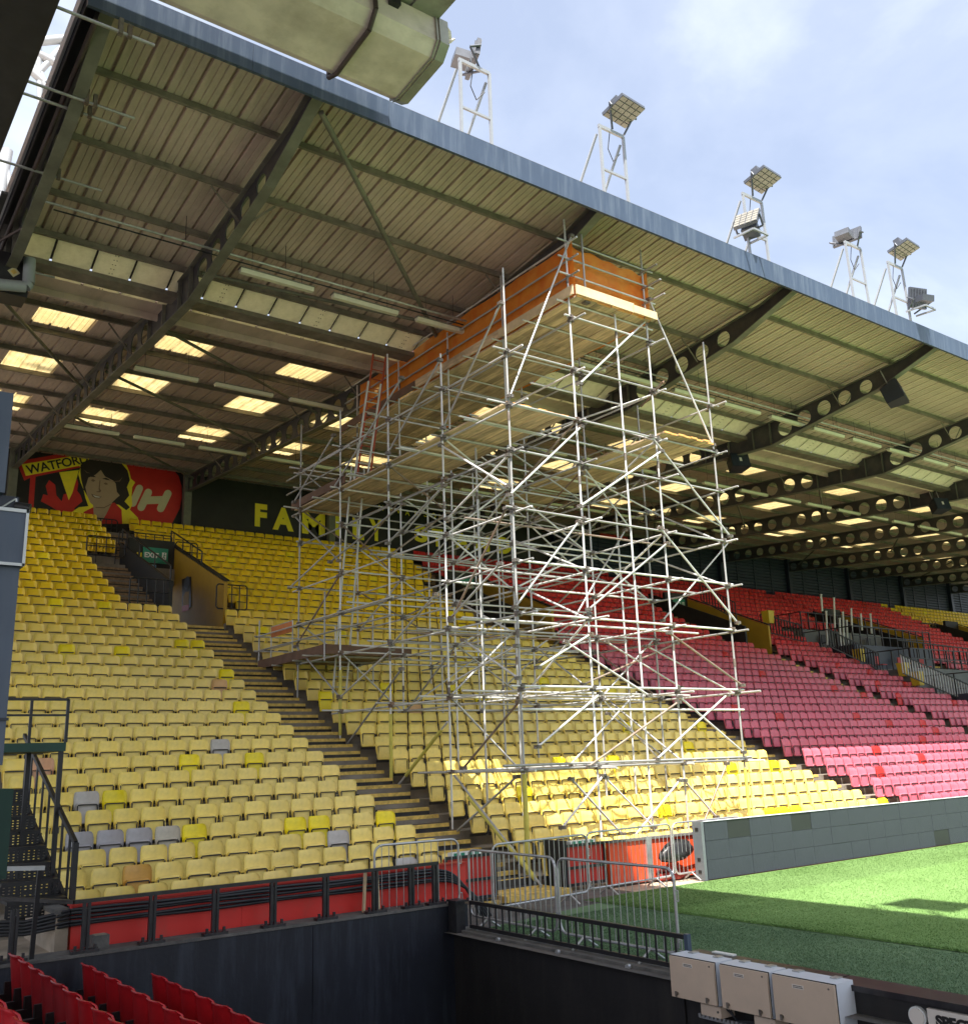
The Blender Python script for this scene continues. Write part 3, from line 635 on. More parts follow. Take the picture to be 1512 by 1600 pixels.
# ------------------------------------------------------------------ seats
def grid_faces(nx, nz, off=0, flip=False):
    fs = []
    for j in range(nz - 1):
        for i in range(nx - 1):
            a = off + j * nx + i; q = (a, a + 1, a + nx + 1, a + nx); fs.append(tuple(reversed(q)) if flip else q)
    return fs
def back_mb(nx, zl, hw):
    mb = MB(); nz = len(zl); fr, bk = [], []
    for z, h in zip(zl, hw):
        for i in range(nx):
            u = -1 + 2 * i / (nx - 1); x = u * h; y = -.05 * (x / .225) ** 2 + .13 * (z - .83) + (.02 if z > .81 else 0)
            fr.append((x, y, z)); bk.append((x, y + .02, z - .002))
    n = len(fr); fs = grid_faces(nx, nz) + grid_faces(nx, nz, n, True)
    for i in range(nx - 1): fs.append(((nz - 1) * nx + i, (nz - 1) * nx + i + 1, n + (nz - 1) * nx + i + 1, n + (nz - 1) * nx + i)); fs.append((i + 1, i, n + i, n + i + 1))
    for j in range(nz - 1):
        fs.append(((j + 1) * nx, j * nx, n + j * nx, n + (j + 1) * nx)); fs.append((j * nx + nx - 1, (j + 1) * nx + nx - 1, n + (j + 1) * nx + nx - 1, n + j * nx + nx - 1))
    mb.add(fr + bk, fs, True); return mb
def pan_mb(out):
    mb = MB(); n = len(out); yb = lambda z: -.085 + .10 * (z - .27)
    l0 = [(x, yb(z), z) for x, z in out]; l1 = [(x * .99, yb(z) - .045, z * .995 + .002) for x, z in out]
    ins = [(x * .90, .445 + (z - .445) * .90) for x, z in out]
    l2 = [(x, yb(z) - .058, z) for x, z in ins]; ins2 = [(x * .86, .445 + (z - .445) * .85) for x, z in out]
    l3 = [(x, yb(z) - .030, z) for x, z in ins2]
    vs = l0 + l1 + l2 + l3; fs = []
    for k in range(3):
        for i in range(n): j = (i + 1) % n; fs.append((k * n + i, k * n + j, (k + 1) * n + j, (k + 1) * n + i))
    fs.append(tuple(3 * n + i for i in range(n))); fs.append(tuple(reversed(range(n))))
    mb.add(vs, fs); return mb
OUT_HI = [(-.165, .27), (.165, .27), (.195, .31), (.20, .54), (.188, .60), (.155, .63), (-.155, .63), (-.188, .60), (-.20, .54), (-.195, .31)]
OUT_LO = [(-.18, .27), (.18, .27), (.20, .56), (.15, .63), (-.15, .63), (-.20, .56)]
bk_hi = back_mb(9, [.40, .50, .62, .72, .78, .815, .83], [.19, .21, .222, .222, .214, .198, .17]).mesh('backrest', 'seat')
pn_hi = pan_mb(OUT_HI).mesh('seat_pan', 'seat')
br = MB(); br.box(.208, .262, -.03, .14, .30, .40); br.box(.222, .246, -.09, .0, .22, .46); br.box(-.20, .20, -.065, -.05, .20, .262)
br.box(-.17, .17, -.118, -.098, .586, .604); br.box(-.186, -.166, -.125, -.10, .34, .585); br.box(.166, .186, -.125, -.10, .34, .585); br.box(.224, .26, -.10, .0, .24, .52)  # inverted U of dark strips models the shade under the pan lip
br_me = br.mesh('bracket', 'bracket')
lo_b, lo_p = back_mb(5, [.40, .62, .78, .83], [.20, .222, .214, .165]), pan_mb(OUT_LO)
def lin(c): return tuple(((v / 255) / 12.92 if v <= 10 else (((v / 255) + .055) / 1.055) ** 2.4) for v in c)
def shade(c, k): return tuple(min(1, v * k) for v in c)
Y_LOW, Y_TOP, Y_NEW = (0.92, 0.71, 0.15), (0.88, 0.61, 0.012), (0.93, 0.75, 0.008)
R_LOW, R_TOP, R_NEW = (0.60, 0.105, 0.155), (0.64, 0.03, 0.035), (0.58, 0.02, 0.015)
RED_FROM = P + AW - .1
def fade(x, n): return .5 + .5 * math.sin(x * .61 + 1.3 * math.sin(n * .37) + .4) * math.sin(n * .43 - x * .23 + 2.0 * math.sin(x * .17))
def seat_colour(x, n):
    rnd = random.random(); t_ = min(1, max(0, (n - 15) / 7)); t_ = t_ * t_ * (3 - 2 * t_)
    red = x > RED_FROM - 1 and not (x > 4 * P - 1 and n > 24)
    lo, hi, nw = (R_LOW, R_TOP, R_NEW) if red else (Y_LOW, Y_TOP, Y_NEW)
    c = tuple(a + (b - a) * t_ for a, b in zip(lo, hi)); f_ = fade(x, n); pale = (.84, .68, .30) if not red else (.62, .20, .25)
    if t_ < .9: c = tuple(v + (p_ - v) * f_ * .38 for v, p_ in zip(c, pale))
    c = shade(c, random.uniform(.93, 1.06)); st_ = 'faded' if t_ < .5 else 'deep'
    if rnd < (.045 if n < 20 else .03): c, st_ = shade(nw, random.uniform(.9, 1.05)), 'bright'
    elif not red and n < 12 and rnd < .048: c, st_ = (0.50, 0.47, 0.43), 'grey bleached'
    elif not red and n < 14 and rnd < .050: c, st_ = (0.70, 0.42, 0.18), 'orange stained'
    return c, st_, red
def seat_blocked(x, n):
    for a in AISLES:
        if n <= 20 and a - .02 < x < a + AW: return True
        if 21 <= n <= 28 and a - 1.47 < x < a + 2.85: return True
        if n >= 29 and a - .24 < x < a + 1.07: return True
    if 36.4 < x < 44.3 and 11 <= n <= 25: return True
    if n < 8 and x < -7.15: return True
    if 5 <= n <= 8 and x < -6.75: return True
    return False
FIXED = {(2, 12): ((0.42, 0.41, 0.43), 'grey bleached'), (2, 11): ((0.42, 0.40, 0.42), 'grey bleached'), (2, 10): ((0.44, 0.42, 0.43), 'grey bleached'), (2, 9): ((0.55, 0.50, 0.40), 'grey bleached'),
         (2, 8): (Y_NEW, 'bright'), (2, 4): (Y_NEW, 'bright'), (2, 3): (Y_NEW, 'bright'), (0, 11): ((0.66, 0.36, 0.06), 'orange stained'), (1, 3): ((0.50, 0.47, 0.44), 'grey bleached'),
         (6, 12): ((0.66, 0.36, 0.20), 'orange stained'), (6, 14): (Y_NEW, 'bright'), (4, 11): ((0.5, 0.47, 0.43), 'grey bleached')}
cand = []
for n in range(-1, NTOP + 1):
    for i in range(16):
        cand.append((-PITCH * (i + .5), n, 0, i))
    for k, a in enumerate(AISLES[:-1]):
        for i in range(-6 if n >= 29 else 0, 27 + (3 if n >= 29 else 0)):
            x = a + AW + PITCH * (i + .5)
            if x < a + P or n >= 29: cand.append((x, n, k + 1, i))
seen = set(); seats = []
for x, n, blk, i in cand:
    if seat_blocked(x, n): continue
    key = (round(x / PITCH * 2), n)
    if key in seen: continue
    seen.add(key)
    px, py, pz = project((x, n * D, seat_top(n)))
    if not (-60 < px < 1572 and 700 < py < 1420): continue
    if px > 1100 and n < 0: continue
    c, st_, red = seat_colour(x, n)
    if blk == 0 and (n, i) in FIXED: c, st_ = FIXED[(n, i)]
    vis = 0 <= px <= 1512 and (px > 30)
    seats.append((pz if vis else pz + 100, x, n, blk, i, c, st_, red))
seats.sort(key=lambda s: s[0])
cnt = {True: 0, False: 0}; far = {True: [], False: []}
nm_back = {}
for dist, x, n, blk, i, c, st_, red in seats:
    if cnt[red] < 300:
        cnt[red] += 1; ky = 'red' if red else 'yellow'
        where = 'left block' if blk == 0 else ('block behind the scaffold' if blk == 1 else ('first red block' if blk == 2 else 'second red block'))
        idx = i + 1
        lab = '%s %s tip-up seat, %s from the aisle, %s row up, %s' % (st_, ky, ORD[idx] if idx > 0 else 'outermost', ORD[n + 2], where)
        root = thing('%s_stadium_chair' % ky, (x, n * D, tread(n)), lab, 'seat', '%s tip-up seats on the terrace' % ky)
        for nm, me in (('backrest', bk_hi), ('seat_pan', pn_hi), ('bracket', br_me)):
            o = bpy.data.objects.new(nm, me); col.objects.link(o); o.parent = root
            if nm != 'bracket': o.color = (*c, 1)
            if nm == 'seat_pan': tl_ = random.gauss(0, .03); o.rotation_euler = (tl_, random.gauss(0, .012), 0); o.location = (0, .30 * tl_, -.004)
            if nm == 'backrest': o.rotation_euler = (random.gauss(0, .012), random.gauss(0, .008), random.gauss(0, .012))
    else: far[red].append((x, n, c))
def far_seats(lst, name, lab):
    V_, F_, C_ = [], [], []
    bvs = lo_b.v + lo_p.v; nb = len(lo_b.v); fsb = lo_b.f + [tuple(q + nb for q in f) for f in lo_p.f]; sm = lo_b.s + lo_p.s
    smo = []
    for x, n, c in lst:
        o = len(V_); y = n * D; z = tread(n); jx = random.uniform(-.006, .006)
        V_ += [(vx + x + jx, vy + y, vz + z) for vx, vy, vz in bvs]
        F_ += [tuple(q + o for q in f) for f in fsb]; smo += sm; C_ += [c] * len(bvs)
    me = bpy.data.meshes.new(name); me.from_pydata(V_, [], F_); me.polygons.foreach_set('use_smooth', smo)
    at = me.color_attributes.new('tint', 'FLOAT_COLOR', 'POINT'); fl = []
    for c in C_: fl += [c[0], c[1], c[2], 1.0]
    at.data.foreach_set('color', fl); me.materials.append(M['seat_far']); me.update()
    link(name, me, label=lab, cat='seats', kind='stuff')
    bb = MB()
    return bb
far_seats(far[False], 'distant_yellow_seats', 'mass of yellow tip-up seats in the upper rows of the stand')
far_seats(far[True], 'distant_red_seats', 'mass of red tip-up seats along the far part of the stand')
fb = MB()
for lst in far.values():
    for x, n, c in lst:
        if True: y = n * D; z = tread(n); fb.box(x + .222, x + .262, y - .10, y + .1, z + .22, z + .52); fb.box(x - .17, x + .17, y - .124, y - .100, z + .580, z + .604)  # thin cross strip: pan-lip shade built in as dark geometry
fb.build('distant_brackets_and_shade_lines', 'bracket', label='dark steel brackets between the distant seats, with shade strips added under pan lips', cat='brackets', kind='stuff')

# foreground red seats of the next stand, in the sunken corner
fr_back = back_mb(9, [.34, .48, .60, .70, .76, .80, .83], [.17, .19, .20, .205, .198, .18, .145]).mesh('backrest', 'seat')
rows_fg = [(-8.80, -3.75, .80, 11, 'back'), (-7.96, -3.62, .55, 10, 'third'), (-7.13, -3.42, .31, 12, 'second'), (-6.45, -3.86, .16, 13, 'front')]
nst = thing('corner_terrace', (-8, -8, -1.2), 'dark stepped terrace in the sunken corner under the red seats', 'terrace')
for xr, y0, zt, cnt_, rn in rows_fg:
    MB().box(xr - .55, xr + .28, -14, -3.1, -1.7, zt - .83).build('terrace_row', 'black_wall', nst)
    for i in range(cnt_):
        y = y0 - .48 * i - .24 * 0
        root = thing('corner_stadium_chair', (xr, y, zt - .83), 'glossy red seat in the sunken corner, %s from the black wall in the %s row' % (ORD[i + 1], rn), 'seat', 'red seats in the sunken corner', rotz=R_(97 + random.uniform(-2, 2)))
        c = shade((0.52, 0.012, 0.018), random.uniform(.85, 1.1))
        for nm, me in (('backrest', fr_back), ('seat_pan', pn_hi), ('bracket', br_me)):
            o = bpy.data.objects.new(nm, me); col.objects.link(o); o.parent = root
            if nm != 'bracket': o.color = (*c, 1)

# ------------------------------------------------------------------ scaffold tower
sc = thing('scaffold_tower', (5, 4.5, 0), 'tall galvanised tube scaffold tower with timber decks and orange netting up to the roof', 'scaffold')
TR = .0245
SX = [1.75, 3.70, 6.30, 8.40]; SY = [-.5, 2.06, 4.60, 7.18, 9.76]
LV = [2.25, 3.85, 5.35, 6.45, 7.55, 8.90, 9.90, 11.15, 12.45]
coup = MB()
def coupler(p):
    x, y, z = p; r = .058
    coup.box(x - r, x + r, y - r, y + r, z - .035, z + .035)
    coup.tube((x - .03, y - .085, z + .02), (x - .03, y + .06, z + .02), .013, 5)
def T(nm, a, b, m='tube', r=TR): return MB().tube(a, b, r, 8).build(nm, m, sc)
def floor_z(x, y):
    if y < -.9: return .02
    n = int(math.floor((y + .56) / D)); return tread(max(-1, min(NTOP, n))) + .02
base = MB()
def std(x, y, top, m='tube', z0=None):
    z = floor_z(x, y) if z0 is None else z0
    if x in (3.70, 6.30, 8.40) and z0 is None: z = z + .02
    lean = random.uniform(-.02, .02); T('standard', (x, y, z), (x + lean, y, top), m)
    base.box(x - .08, x + .08, y - .08, y + .08, z - .01, z + .008)
    for q in (4.6, 9.1, 13.0):
        qq = q + random.uniform(-.9, .9)
        if z + 1 < qq < top - .4: coup.tube((x, y, qq - .09), (x, y, qq + .09), .034, 8)
std(1.75, -.5, 13.18, z0=.03); std(1.75, 2.06, 12.05); std(1.75, 4.60, 13.0); std(1.75, 7.18, 12.25); std(1.75, 9.76, 12.6)
std(3.70, -.5, 15.05, z0=.5); std(3.70, 2.06, 14.7); std(3.70, 4.60, 14.1); std(3.70, 7.18, 14.45); std(3.70, 9.76, 14.3)
std(5.20, -.5, 13.0, z0=.5); std(6.30, -.5, 15.03, z0=.5); std(6.30, 2.06, 14.6); std(6.30, 4.60, 14.2); std(6.30, 7.18, 14.0); std(6.30, 9.76, 13.9)
std(8.40, -.5, 12.95, z0=.5); std(8.40, 2.06, 12.0); std(8.40, 4.60, 11.6); std(8.40, 7.18, 11.3); std(8.40, 9.76, 11.3)
std(5.20, 4.60, 9.9); std(4.15, -.62, 14.72, z0=12.9)
for x, y, tp in ((2.7, 2.06, 9.8), (7.3, 2.06, 8.9), (7.3, 7.18, 8.9), (5.0, 7.18, 9.0)): std(x, y, tp)
base.build('base_plates', 'coupler', sc, kind='stuff')
# ledgers along X and Y at every lift
for li, z in enumerate(LV):
    for yi, y in enumerate(SY):
        if z < floor_z(3, y) + .5: continue
        xa = 1.75 - random.uniform(.12, .55) * (1 if li % 3 == 1 else .3); xb = 8.4 + random.uniform(.08, .3)
        if z > 11.3: xa, xb = 3.5, 6.55
        dz = random.uniform(-.03, .03)
        T('ledger', (xa, y - .05, z + dz), (xb, y - .05, z + dz + random.uniform(-.04, .04)))
        for x in SX:
            if xa < x < xb: coupler((x, y - .025, z + dz))
    for xi, x in enumerate(SX):
        if z > 11.3 and x in (1.75, 8.40): continue
        ya = -.5 - random.uniform(.25, .65); yb = 9.76 + random.uniform(.1, .7); dz = random.uniform(-.03, .03) - .05
        y_min = ya
        while z < floor_z(x, yb) + .45 and yb > 1: yb -= .8
        if yb < 1: continue
        T('ledger', (x + .05, y_min, z + dz), (x + .05, yb, z + dz))
        for y in SY:
            if y < yb: coupler((x + .025, y, z + dz))
# transoms between frames
for z in (5.35, 6.45, 7.55, 9.90, 11.15):
    for y in (.75, 3.3, 5.9, 8.45):
        if z < floor_z(3, y) + .4 or (z in (6.45, 7.55) and y in (3.3, 8.45)): continue
        xa = 1.55 - random.uniform(0, .3); xb = 8.55 + random.uniform(0, .25)
        if z in (6.45, 7.55) and random.random() < .35: xa = 3.4
        if z > 11: xa, xb = 3.45, 6.6
        T('transom', (xa, y, z + .05), (xb, y, z + .05 + random.uniform(-.05, .05)), 'tube' if random.random() < .85 else 'tube_rust')
for y in (2.7, 5.2): T('transom', (1.3 + random.uniform(-.2, .3), y, 7.62 + random.uniform(-.1, .12)), (8.3, y, 7.6 + random.uniform(-.06, .06)), 'tube' if y != 1.3 else 'tube_rust')
for y in (1.2, 2.9): T('transom', (1.5, y, 3.9), (8.6, y, 3.88 + random.uniform(-.04, .04)))
for y in (1.0, 2.8, 5.1): T('transom', (1.4, y, 5.42), (8.7 + random.uniform(-1.6, .1), y, 5.42 + random.uniform(-.05, .05)))
T('ledger', (1.7, -.56, 3.40), (8.5, -.56, 3.40)); T('ledger', (1.2, -.56, 2.32), (8.6, -.56, 2.30)); T('ledger', (1.5, -.44, 2.20), (4.2, -.44, 2.22), 'tube_rust')
# front-face and side-face braces measured from the picture
FRONT = [((892, 369), (796.6, 619)), ((1013.5, 468), (1113, 695)), ((1017, 682), (1140, 838)), ((1033, 705), (906, 791)), ((1004, 755), (1132, 826)), ((908, 740.5), (1031, 806)), ((912, 731), (983, 824)),
 ((907.6, 667), (796, 773.5)), ((904, 815), (804.4, 949)), ((1031, 825), (1151.7, 973)), ((1041.7, 849), (919.6, 952)), ((1138, 847), (1034.8, 969.5)), ((976, 828.5), (897, 966)),
 ((922, 991), (840, 1043)), ((1044.8, 988.6), (1159, 1070.7)), ((1056.7, 1005), (911, 1069.5)), ((884, 1003), (1013.8, 1087)), ((947, 1003), (1063.8, 1074)), ((1011, 1010), (1149.5, 1085)),
 ((937.6, 1083.8), (840, 1167)), ((1059, 1097), (918.6, 1198)), ((1061, 1088.6), (1161, 1175.5)), ((949.5, 1115), (1033, 1179)), ((1135, 1086), (1025.7, 1186)), ((992, 1084), (890, 1195.7)),
 ((892, 1217), (971, 1303)), ((942, 1212), (878, 1293)), ((945, 1215), (1021, 1293)), ((1061.4, 1219.5), (992, 1305)), ((1068.6, 1219.5), (1118.6, 1276.7)), ((1135, 1193), (1097, 1290)), ((905, 600), (1010, 500))]
for i, (a, b) in enumerate(FRONT):
    Y_ = -.58 if i not in (4, 5, 6, 11, 12, 15, 17, 18, 22, 24) else 2.0
    p, q = uy(*a, Y_), uy(*b, Y_); d_ = (q - p).normalized(); lo = min(p.z, q.z)
    T('brace', p - d_ * .06, q + d_ * .06, 'tube' if i not in (14, 15, 20, 30) else 'tube_rust'); coupler(p); coupler(q)
SIDE = [((687, 563), (606, 708)), ((782, 474), (692, 668.6)), ((627.5, 590.6), (521.7, 762)), ((521.7, 680), (459.5, 784.5)), ((460.8, 807), (529.6, 876)), ((529.6, 899.6), (462, 1010.7)),
 ((630, 788), (516, 878)), ((693.6, 759), (606, 849)), ((680, 928.7), (611.6, 1008)), ((453, 918), (527, 849)), ((794, 711.6), (698, 811)), ((781, 881), (704, 965.7)), ((689, 696), (794, 760)),
 ((790.7, 794), (704.7, 969.5)), ((724, 1000), (809.6, 1059.6)), ((807, 1009), (704, 1067.5)), ((810.7, 1096.7), (724, 1200)), ((807, 1213.6), (708.4, 1303.6)), ((627.5, 1045), (530, 1180)), ((463, 1010), (530, 1088)), ((531, 1090), (612, 1015))]
for i, (a, b) in enumerate(SIDE):
    p, q = ux(*a, 1.69), ux(*b, 1.69); d_ = (q - p).normalized()
    T('brace', p - d_ * .05, q + d_ * .05, 'tube_rust' if i in (5, 13, 16) else 'tube'); coupler(p); coupler(q)
# inner frame braces
rnd = random.Random(21)
for y in SY[1:]:
    for xa, xb in ((1.75, 3.7), (3.7, 6.3), (6.3, 8.4)):
        for li in range(len(LV) - 2):
            if LV[li] > floor_z(3, y) + .3 and rnd.random() < .58:
                a_, b_ = (xa, xb) if rnd.random() < .5 else (xb, xa); T('brace', (a_, y + .06, LV[li] - .05), (b_, y + .06, LV[li + 1] + .05), 'tube' if rnd.random() < .8 else 'tube_rust')
for x in (3.70, 6.30, 8.40):
    for yi in range(4):
        for li in range(0, len(LV) - 2):
            if LV[li] > floor_z(x, SY[yi + 1]) + .3 and rnd.random() < (.5 if x < 8 else .5):
                a_, b_ = (SY[yi], SY[yi + 1]) if rnd.random() < .5 else (SY[yi + 1], SY[yi]); T('brace', (x + .08, a_, LV[li] - .05), (x + .08, b_, LV[li + 1] + .05), 'tube' if rnd.random() < .8 else 'tube_rust')
# foam wrapped feet
def foam(a, b, r=.05): MB().tube(a, b, r, 12).build('foam_sleeve', 'foam', sc)
T('raking_tube', (1.72, 1.9, 2.15), (1.62, -1.05, .12)); foam((1.71, 1.35, 1.70), (1.63, -.85, .24))
foam((1.75, -.5, .28), (1.75, -.5, 2.15)); foam((1.75, 4.60, 1.85), (1.75, 4.60, 3.6), .042); foam((1.75, 7.18, 3.2), (1.75, 7.18, 4.9), .042)
T('raking_tube', ux(699, 1128, 1.69), ux(615, 1236, 1.69)); foam(ux(690, 1140, 1.69), ux(634, 1212, 1.69), .04)
foam((8.40, -.5, .9), (8.40, -.5, 2.05), .035)
# decks of planks
def deck(x0, x1, y0, y1, z, seed, along='y', edge=True, new=0.0):
    rn = random.Random(seed); pw = .225; nP = int((x1 - x0) / pw)
    for i in range(nP):
        xa = x0 + i * pw; ys = [y0 + rn.uniform(-.04, .04)]
        while ys[-1] < y1 - 1.2: ys.append(min(y1, ys[-1] + rn.choice((3.9, 3.9, 2.4))))
        if ys[-1] < y1: ys.append(y1)
        for ya, yb in zip(ys, ys[1:]):
            z_ = z + rn.uniform(-.006, .01)
            o = MB().box(xa + .004, xa + pw - .006, ya + .004, yb - .004, z_, z_ + .038).build('plank', 'plank', sc)
            if edge and ya == ys[0]: sub('end_band', MB().box(xa + .003, xa + pw - .005, ya - .004, ya + .02, z_ - .003, z_ + .041), 'plank_edge', o)
deck(3.75, 6.28, -.72, 10.9, 12.93, 3); deck(1.82, 3.64, -.35, 10.3, 10.0, 4); deck(6.36, 8.2, -.75, 6.6, 10.0, 5); deck(1.72, 4.4, 7.9, 12.3, 5.42, 6, edge=False)
for y in [i * 1.28 - .4 for i in range(9)]: T('transom', (3.4, y, 12.89), (6.6, y, 12.89)); T('transom', (1.45 + .2 * math.sin(y * 3), y, 9.96), (3.8, y, 9.96))
for y in (-.4, .9, 2.2, 3.5, 4.8, 6.1): T('transom', (6.2, y, 9.96), (8.6, y, 9.96))
for y in (8.2, 9.6, 11.0, 12.1): T('transom', (1.5, y, 5.38), (4.6, y, 5.38))
# toe boards
def board(a, b, h, m, th=.04): MB().bar(Vector(a) + Vector((0, 0, h / 2)), Vector(b) + Vector((0, 0, h / 2)), th, h).build('toe_board', m, sc)
board((3.66, -.72, 12.97), (3.66, 2.2, 12.97), .24, 'plank_new'); board((3.66, 2.22, 12.97), (3.66, 6.2, 12.97), .24, 'plank'); board((3.66, 6.22, 12.97), (3.66, 10.8, 12.97), .24, 'plank_brown')
board((3.72, -.76, 12.97), (5.6, -.76, 12.97), .24, 'plank_new'); board((5.55, -.80, 12.95), (6.36, -.80, 12.95), .20, 'plank_new')
board((1.78, 7.0, 10.04), (1.78, 10.4, 10.04), .23, 'plank_brown'); board((1.78, 10.4, 10.04), (3.6, 10.4, 10.04), .23, 'plank_brown')
board((1.66, 7.9, 5.40), (1.66, 12.35, 5.40), .26, 'plank_brown'); board((1.66, 7.86, 5.40), (4.4, 7.86, 5.40), .26, 'plank_brown')
# guard rails
for z in (13.55, 13.98, 14.43):
    T('guard_rail', (3.4, -.55, z), (6.6, -.55, z)); T('guard_rail', (3.72, -.9, z - .04), (3.72, 10.6, z - .04)); T('guard_rail', (6.28, -1.3 + .2 * (z - 13), z - .06), (6.28, 10.2, z - .06))
for z in (5.95, 6.40): T('guard_rail', (1.62, 4.2, z), (1.62, 12.5, z)); T('guard_rail', (1.5, 12.35, z), (4.4, 12.35, z))
for p in ((1.66, 12.35), (4.3, 12.35), (4.3, 9.9)): T('standard', (p[0], p[1], floor_z(*p)), (p[0], p[1], 6.9))
T('standard', (1.62, 7.85, 5.2), (1.62, 7.85, 7.1))
for z in (10.55, 11.0): T('guard_rail', (1.70, 6.6, z), (1.70, 10.6, z)); T('guard_rail', (1.5, 9.7, z), (3.8, 9.7, z))
# loose tubes and board stored on the tower
T('spare_tube', (6.1, -.62, 10.95), (3.9, 2.6, 10.2)); T('spare_tube', (5.9, -1.25, 11.05), (7.35, .9, 11.4), 'tube_rust')
coup.build('couplers', 'coupler', sc, kind='stuff')
# netting
def net(fn, nu, nv, name='netting'):
    mb = MB(); vs = []
    for j in range(nv + 1):
        for i in range(nu + 1): vs.append(fn(i / nu, j / nv))
    mb.add(vs, grid_faces(nu + 1, nv + 1), True); return mb.build(name, 'net', sc)
def nside(u, v):
    y = -.62 + u * 10.4; w1 = .035 * math.sin(u * 61) * (1 - abs(2 * v - 1)) + .05 * math.sin(u * 23 + v * 5) * v * (1 - v) * 2
    return (3.82 + w1, y, 13.0 + v * (1.45 - .05 * abs(math.sin(u * math.pi * 5)) - .12 * u))
def nfront(u, v):
    x = 3.66 + u * 2.62; w1 = .05 * math.sin(u * 34 + v * 3) * v * (1 - v) * 3 + .03 * math.sin(u * 13)
    edge = .10 * math.sin(v * 9) * max(0, u - .9) * 10
    return (x + .1 - edge, -.44 + w1 * .6, 13.06 + v * (1.36 - .10 * u + .03 * math.sin(u * 25)) + .05 * math.sin(u * 31) * (1 - v))
net(nside, 120, 10); net(nfront, 60, 10)
net(lambda u, v: (6.34 + .04 * math.sin(u * 40), -.6 + u * 9.5, 13.0 + v * 1.35 - .04 * abs(math.sin(u * 14))), 80, 6)
pn = MB(); pa, pb = ux(432, 985, 1.85), ux(450, 1028, 1.85)
# orange-topped gate panel at the end of the low deck
gp = thing('access_gate', (1.7, 11.6, 5.4), 'small galvanised access gate with orange top panel on the low timber deck', 'gate')
MB().box(1.76, 1.79, 10.2, 11.7, 6.30, 6.62).build('orange_panel', 'orange_panel', gp)
fr = MB(); fr.path([(1.775, 10.2, 5.5), (1.775, 10.2, 6.62), (1.775, 11.7, 6.62), (1.775, 11.7, 5.5), (1.775, 10.2, 5.5)], .02); fr.path([(1.775, 10.2, 5.95), (1.775, 11.7, 5.95)], .015); fr.build('frame', 'ladder', gp)

# ladders leaning in the tower
def ladder(lab, a, b, width, m, side=Vector((1, 0, 0))):
    a = Vector(a); b = Vector(b); ld = thing('ladder', tuple(a), lab, 'ladder', 'ladders in the scaffold tower')
    MB().tube(a - side * width / 2, b - side * width / 2, .03).build('stile', m, ld); MB().tube(a + side * width / 2, b + side * width / 2, .03).build('stile', m, ld)
    n = int((b - a).length / .28)
    rr_ = MB().tube(-side * width / 2, side * width / 2, .016, 6).mesh('rung', m)
    for i in range(1, n):
        o = bpy.data.objects.new('rung', rr_); col.objects.link(o); o.parent = ld; o.location = (b - a) * (i / n)
def lad_px(pa, pb, X): return ux(*pa, X), ux(*pb, X)
a, b = lad_px((503, 1000), (536, 758), 2.3); ladder('long pale aluminium ladder standing on the terrace behind the tower', (2.6, 8.9, tread(12) + .05), (2.75, 8.0, 10.9), .42, 'ladder')
ladder('red stiled ladder rising to the orange netting', (2.8, 7.9, 10.05), (3.0, 7.1, 14.3), .42, 'ladder_red')
ladder('short galvanised ladder between the two upper decks', (2.2, 6.9, 10.05), (2.35, 6.3, 12.9), .40, 'ladder')

# ------------------------------------------------------------------ sunken corner walls
lw = thing('black_wall', (-5, WY, -1.7), 'long black painted retaining wall below the cable-lined red wall', 'wall')
for xa, xb in ((-13, -8.6), (-8.6, -4.05), (-4.05, WX + .27)):
    MB().box(xa + .004, xb - .004, WY, WY + .30, -1.75, .325).build('wall_panel', 'black_wall', lw)
MB().box(-13, WX + .02, WY - .02, WY + .40, .33, .365).build('coping', 'ledge', lw)
rw = thing('black_wall', (WX, -8, -1.7), 'black painted wall along the pitch edge, carrying the cream cabinets', 'wall')
MB().box(WX, WX + .28, -7.62, WY - .002, -1.75, -.045).build('wall_panel', 'black_wall_dark', rw)
MB().box(WX - .03, WX + .3, -7.62, WY - .02, -.042, .005).build('coping', 'ledge', rw)
MB().box(WX + .02, WX + .30, -30, -7.63, -1.75, .17).build('wall_panel', 'black_wall_dark', rw)
kp = MB(); ys = -7.6
while ys > -26:
    MB().box(WX - .02, WX + .34, ys - 1.98, ys, .172, .225).build('coping_slab', 'rail_black', rw); ys -= 2.0
cp = thing('corner_post', (WX - .03, WY - .1, 0), 'black steel post where the two black walls meet', 'post')
MB().box(WX - .11, WX + .05, WY - .24, WY - .03, -.05, .40).build('shaft', 'rail_black', cp); MB().box(WX - .13, WX + .07, WY - .26, WY - .01, .40, .425).build('cap', 'rail_black', cp)
# low railing on the pitch-side wall
rl = thing('low_railing', (WX + .1, -5.3, 0), 'low black barred railing on the pitch-side wall', 'railing')
xr = WX + .12; ya, yb = -3.30, -7.60
MB().bar((xr, ya, .385), (xr, yb, .385), .045, .05).build('top_rail', 'black_steel', rl); MB().bar((xr, ya, .05), (xr, yb, .05), .045, .05).build('bottom_rail', 'black_steel', rl)
nb = 27; bm = MB().box(-.009, .009, -.009, .009, .07, .365).mesh('bar', 'black_steel')
for i in range(nb + 1):
    o = link('bar', bm, rl); o.location = (xr, ya + (yb - ya) * i / nb, 0)
MB().box(xr - .03, xr + .03, yb - .06, yb - .005, .0, .42).build('end_post', 'fascia', rl)
for y in (-4.2, -5.5, -6.8): MB().tube((WX - .03, y, -.02), (WX - .07, y, -.02), .035, 10).build('bolt', 'galv', rl)
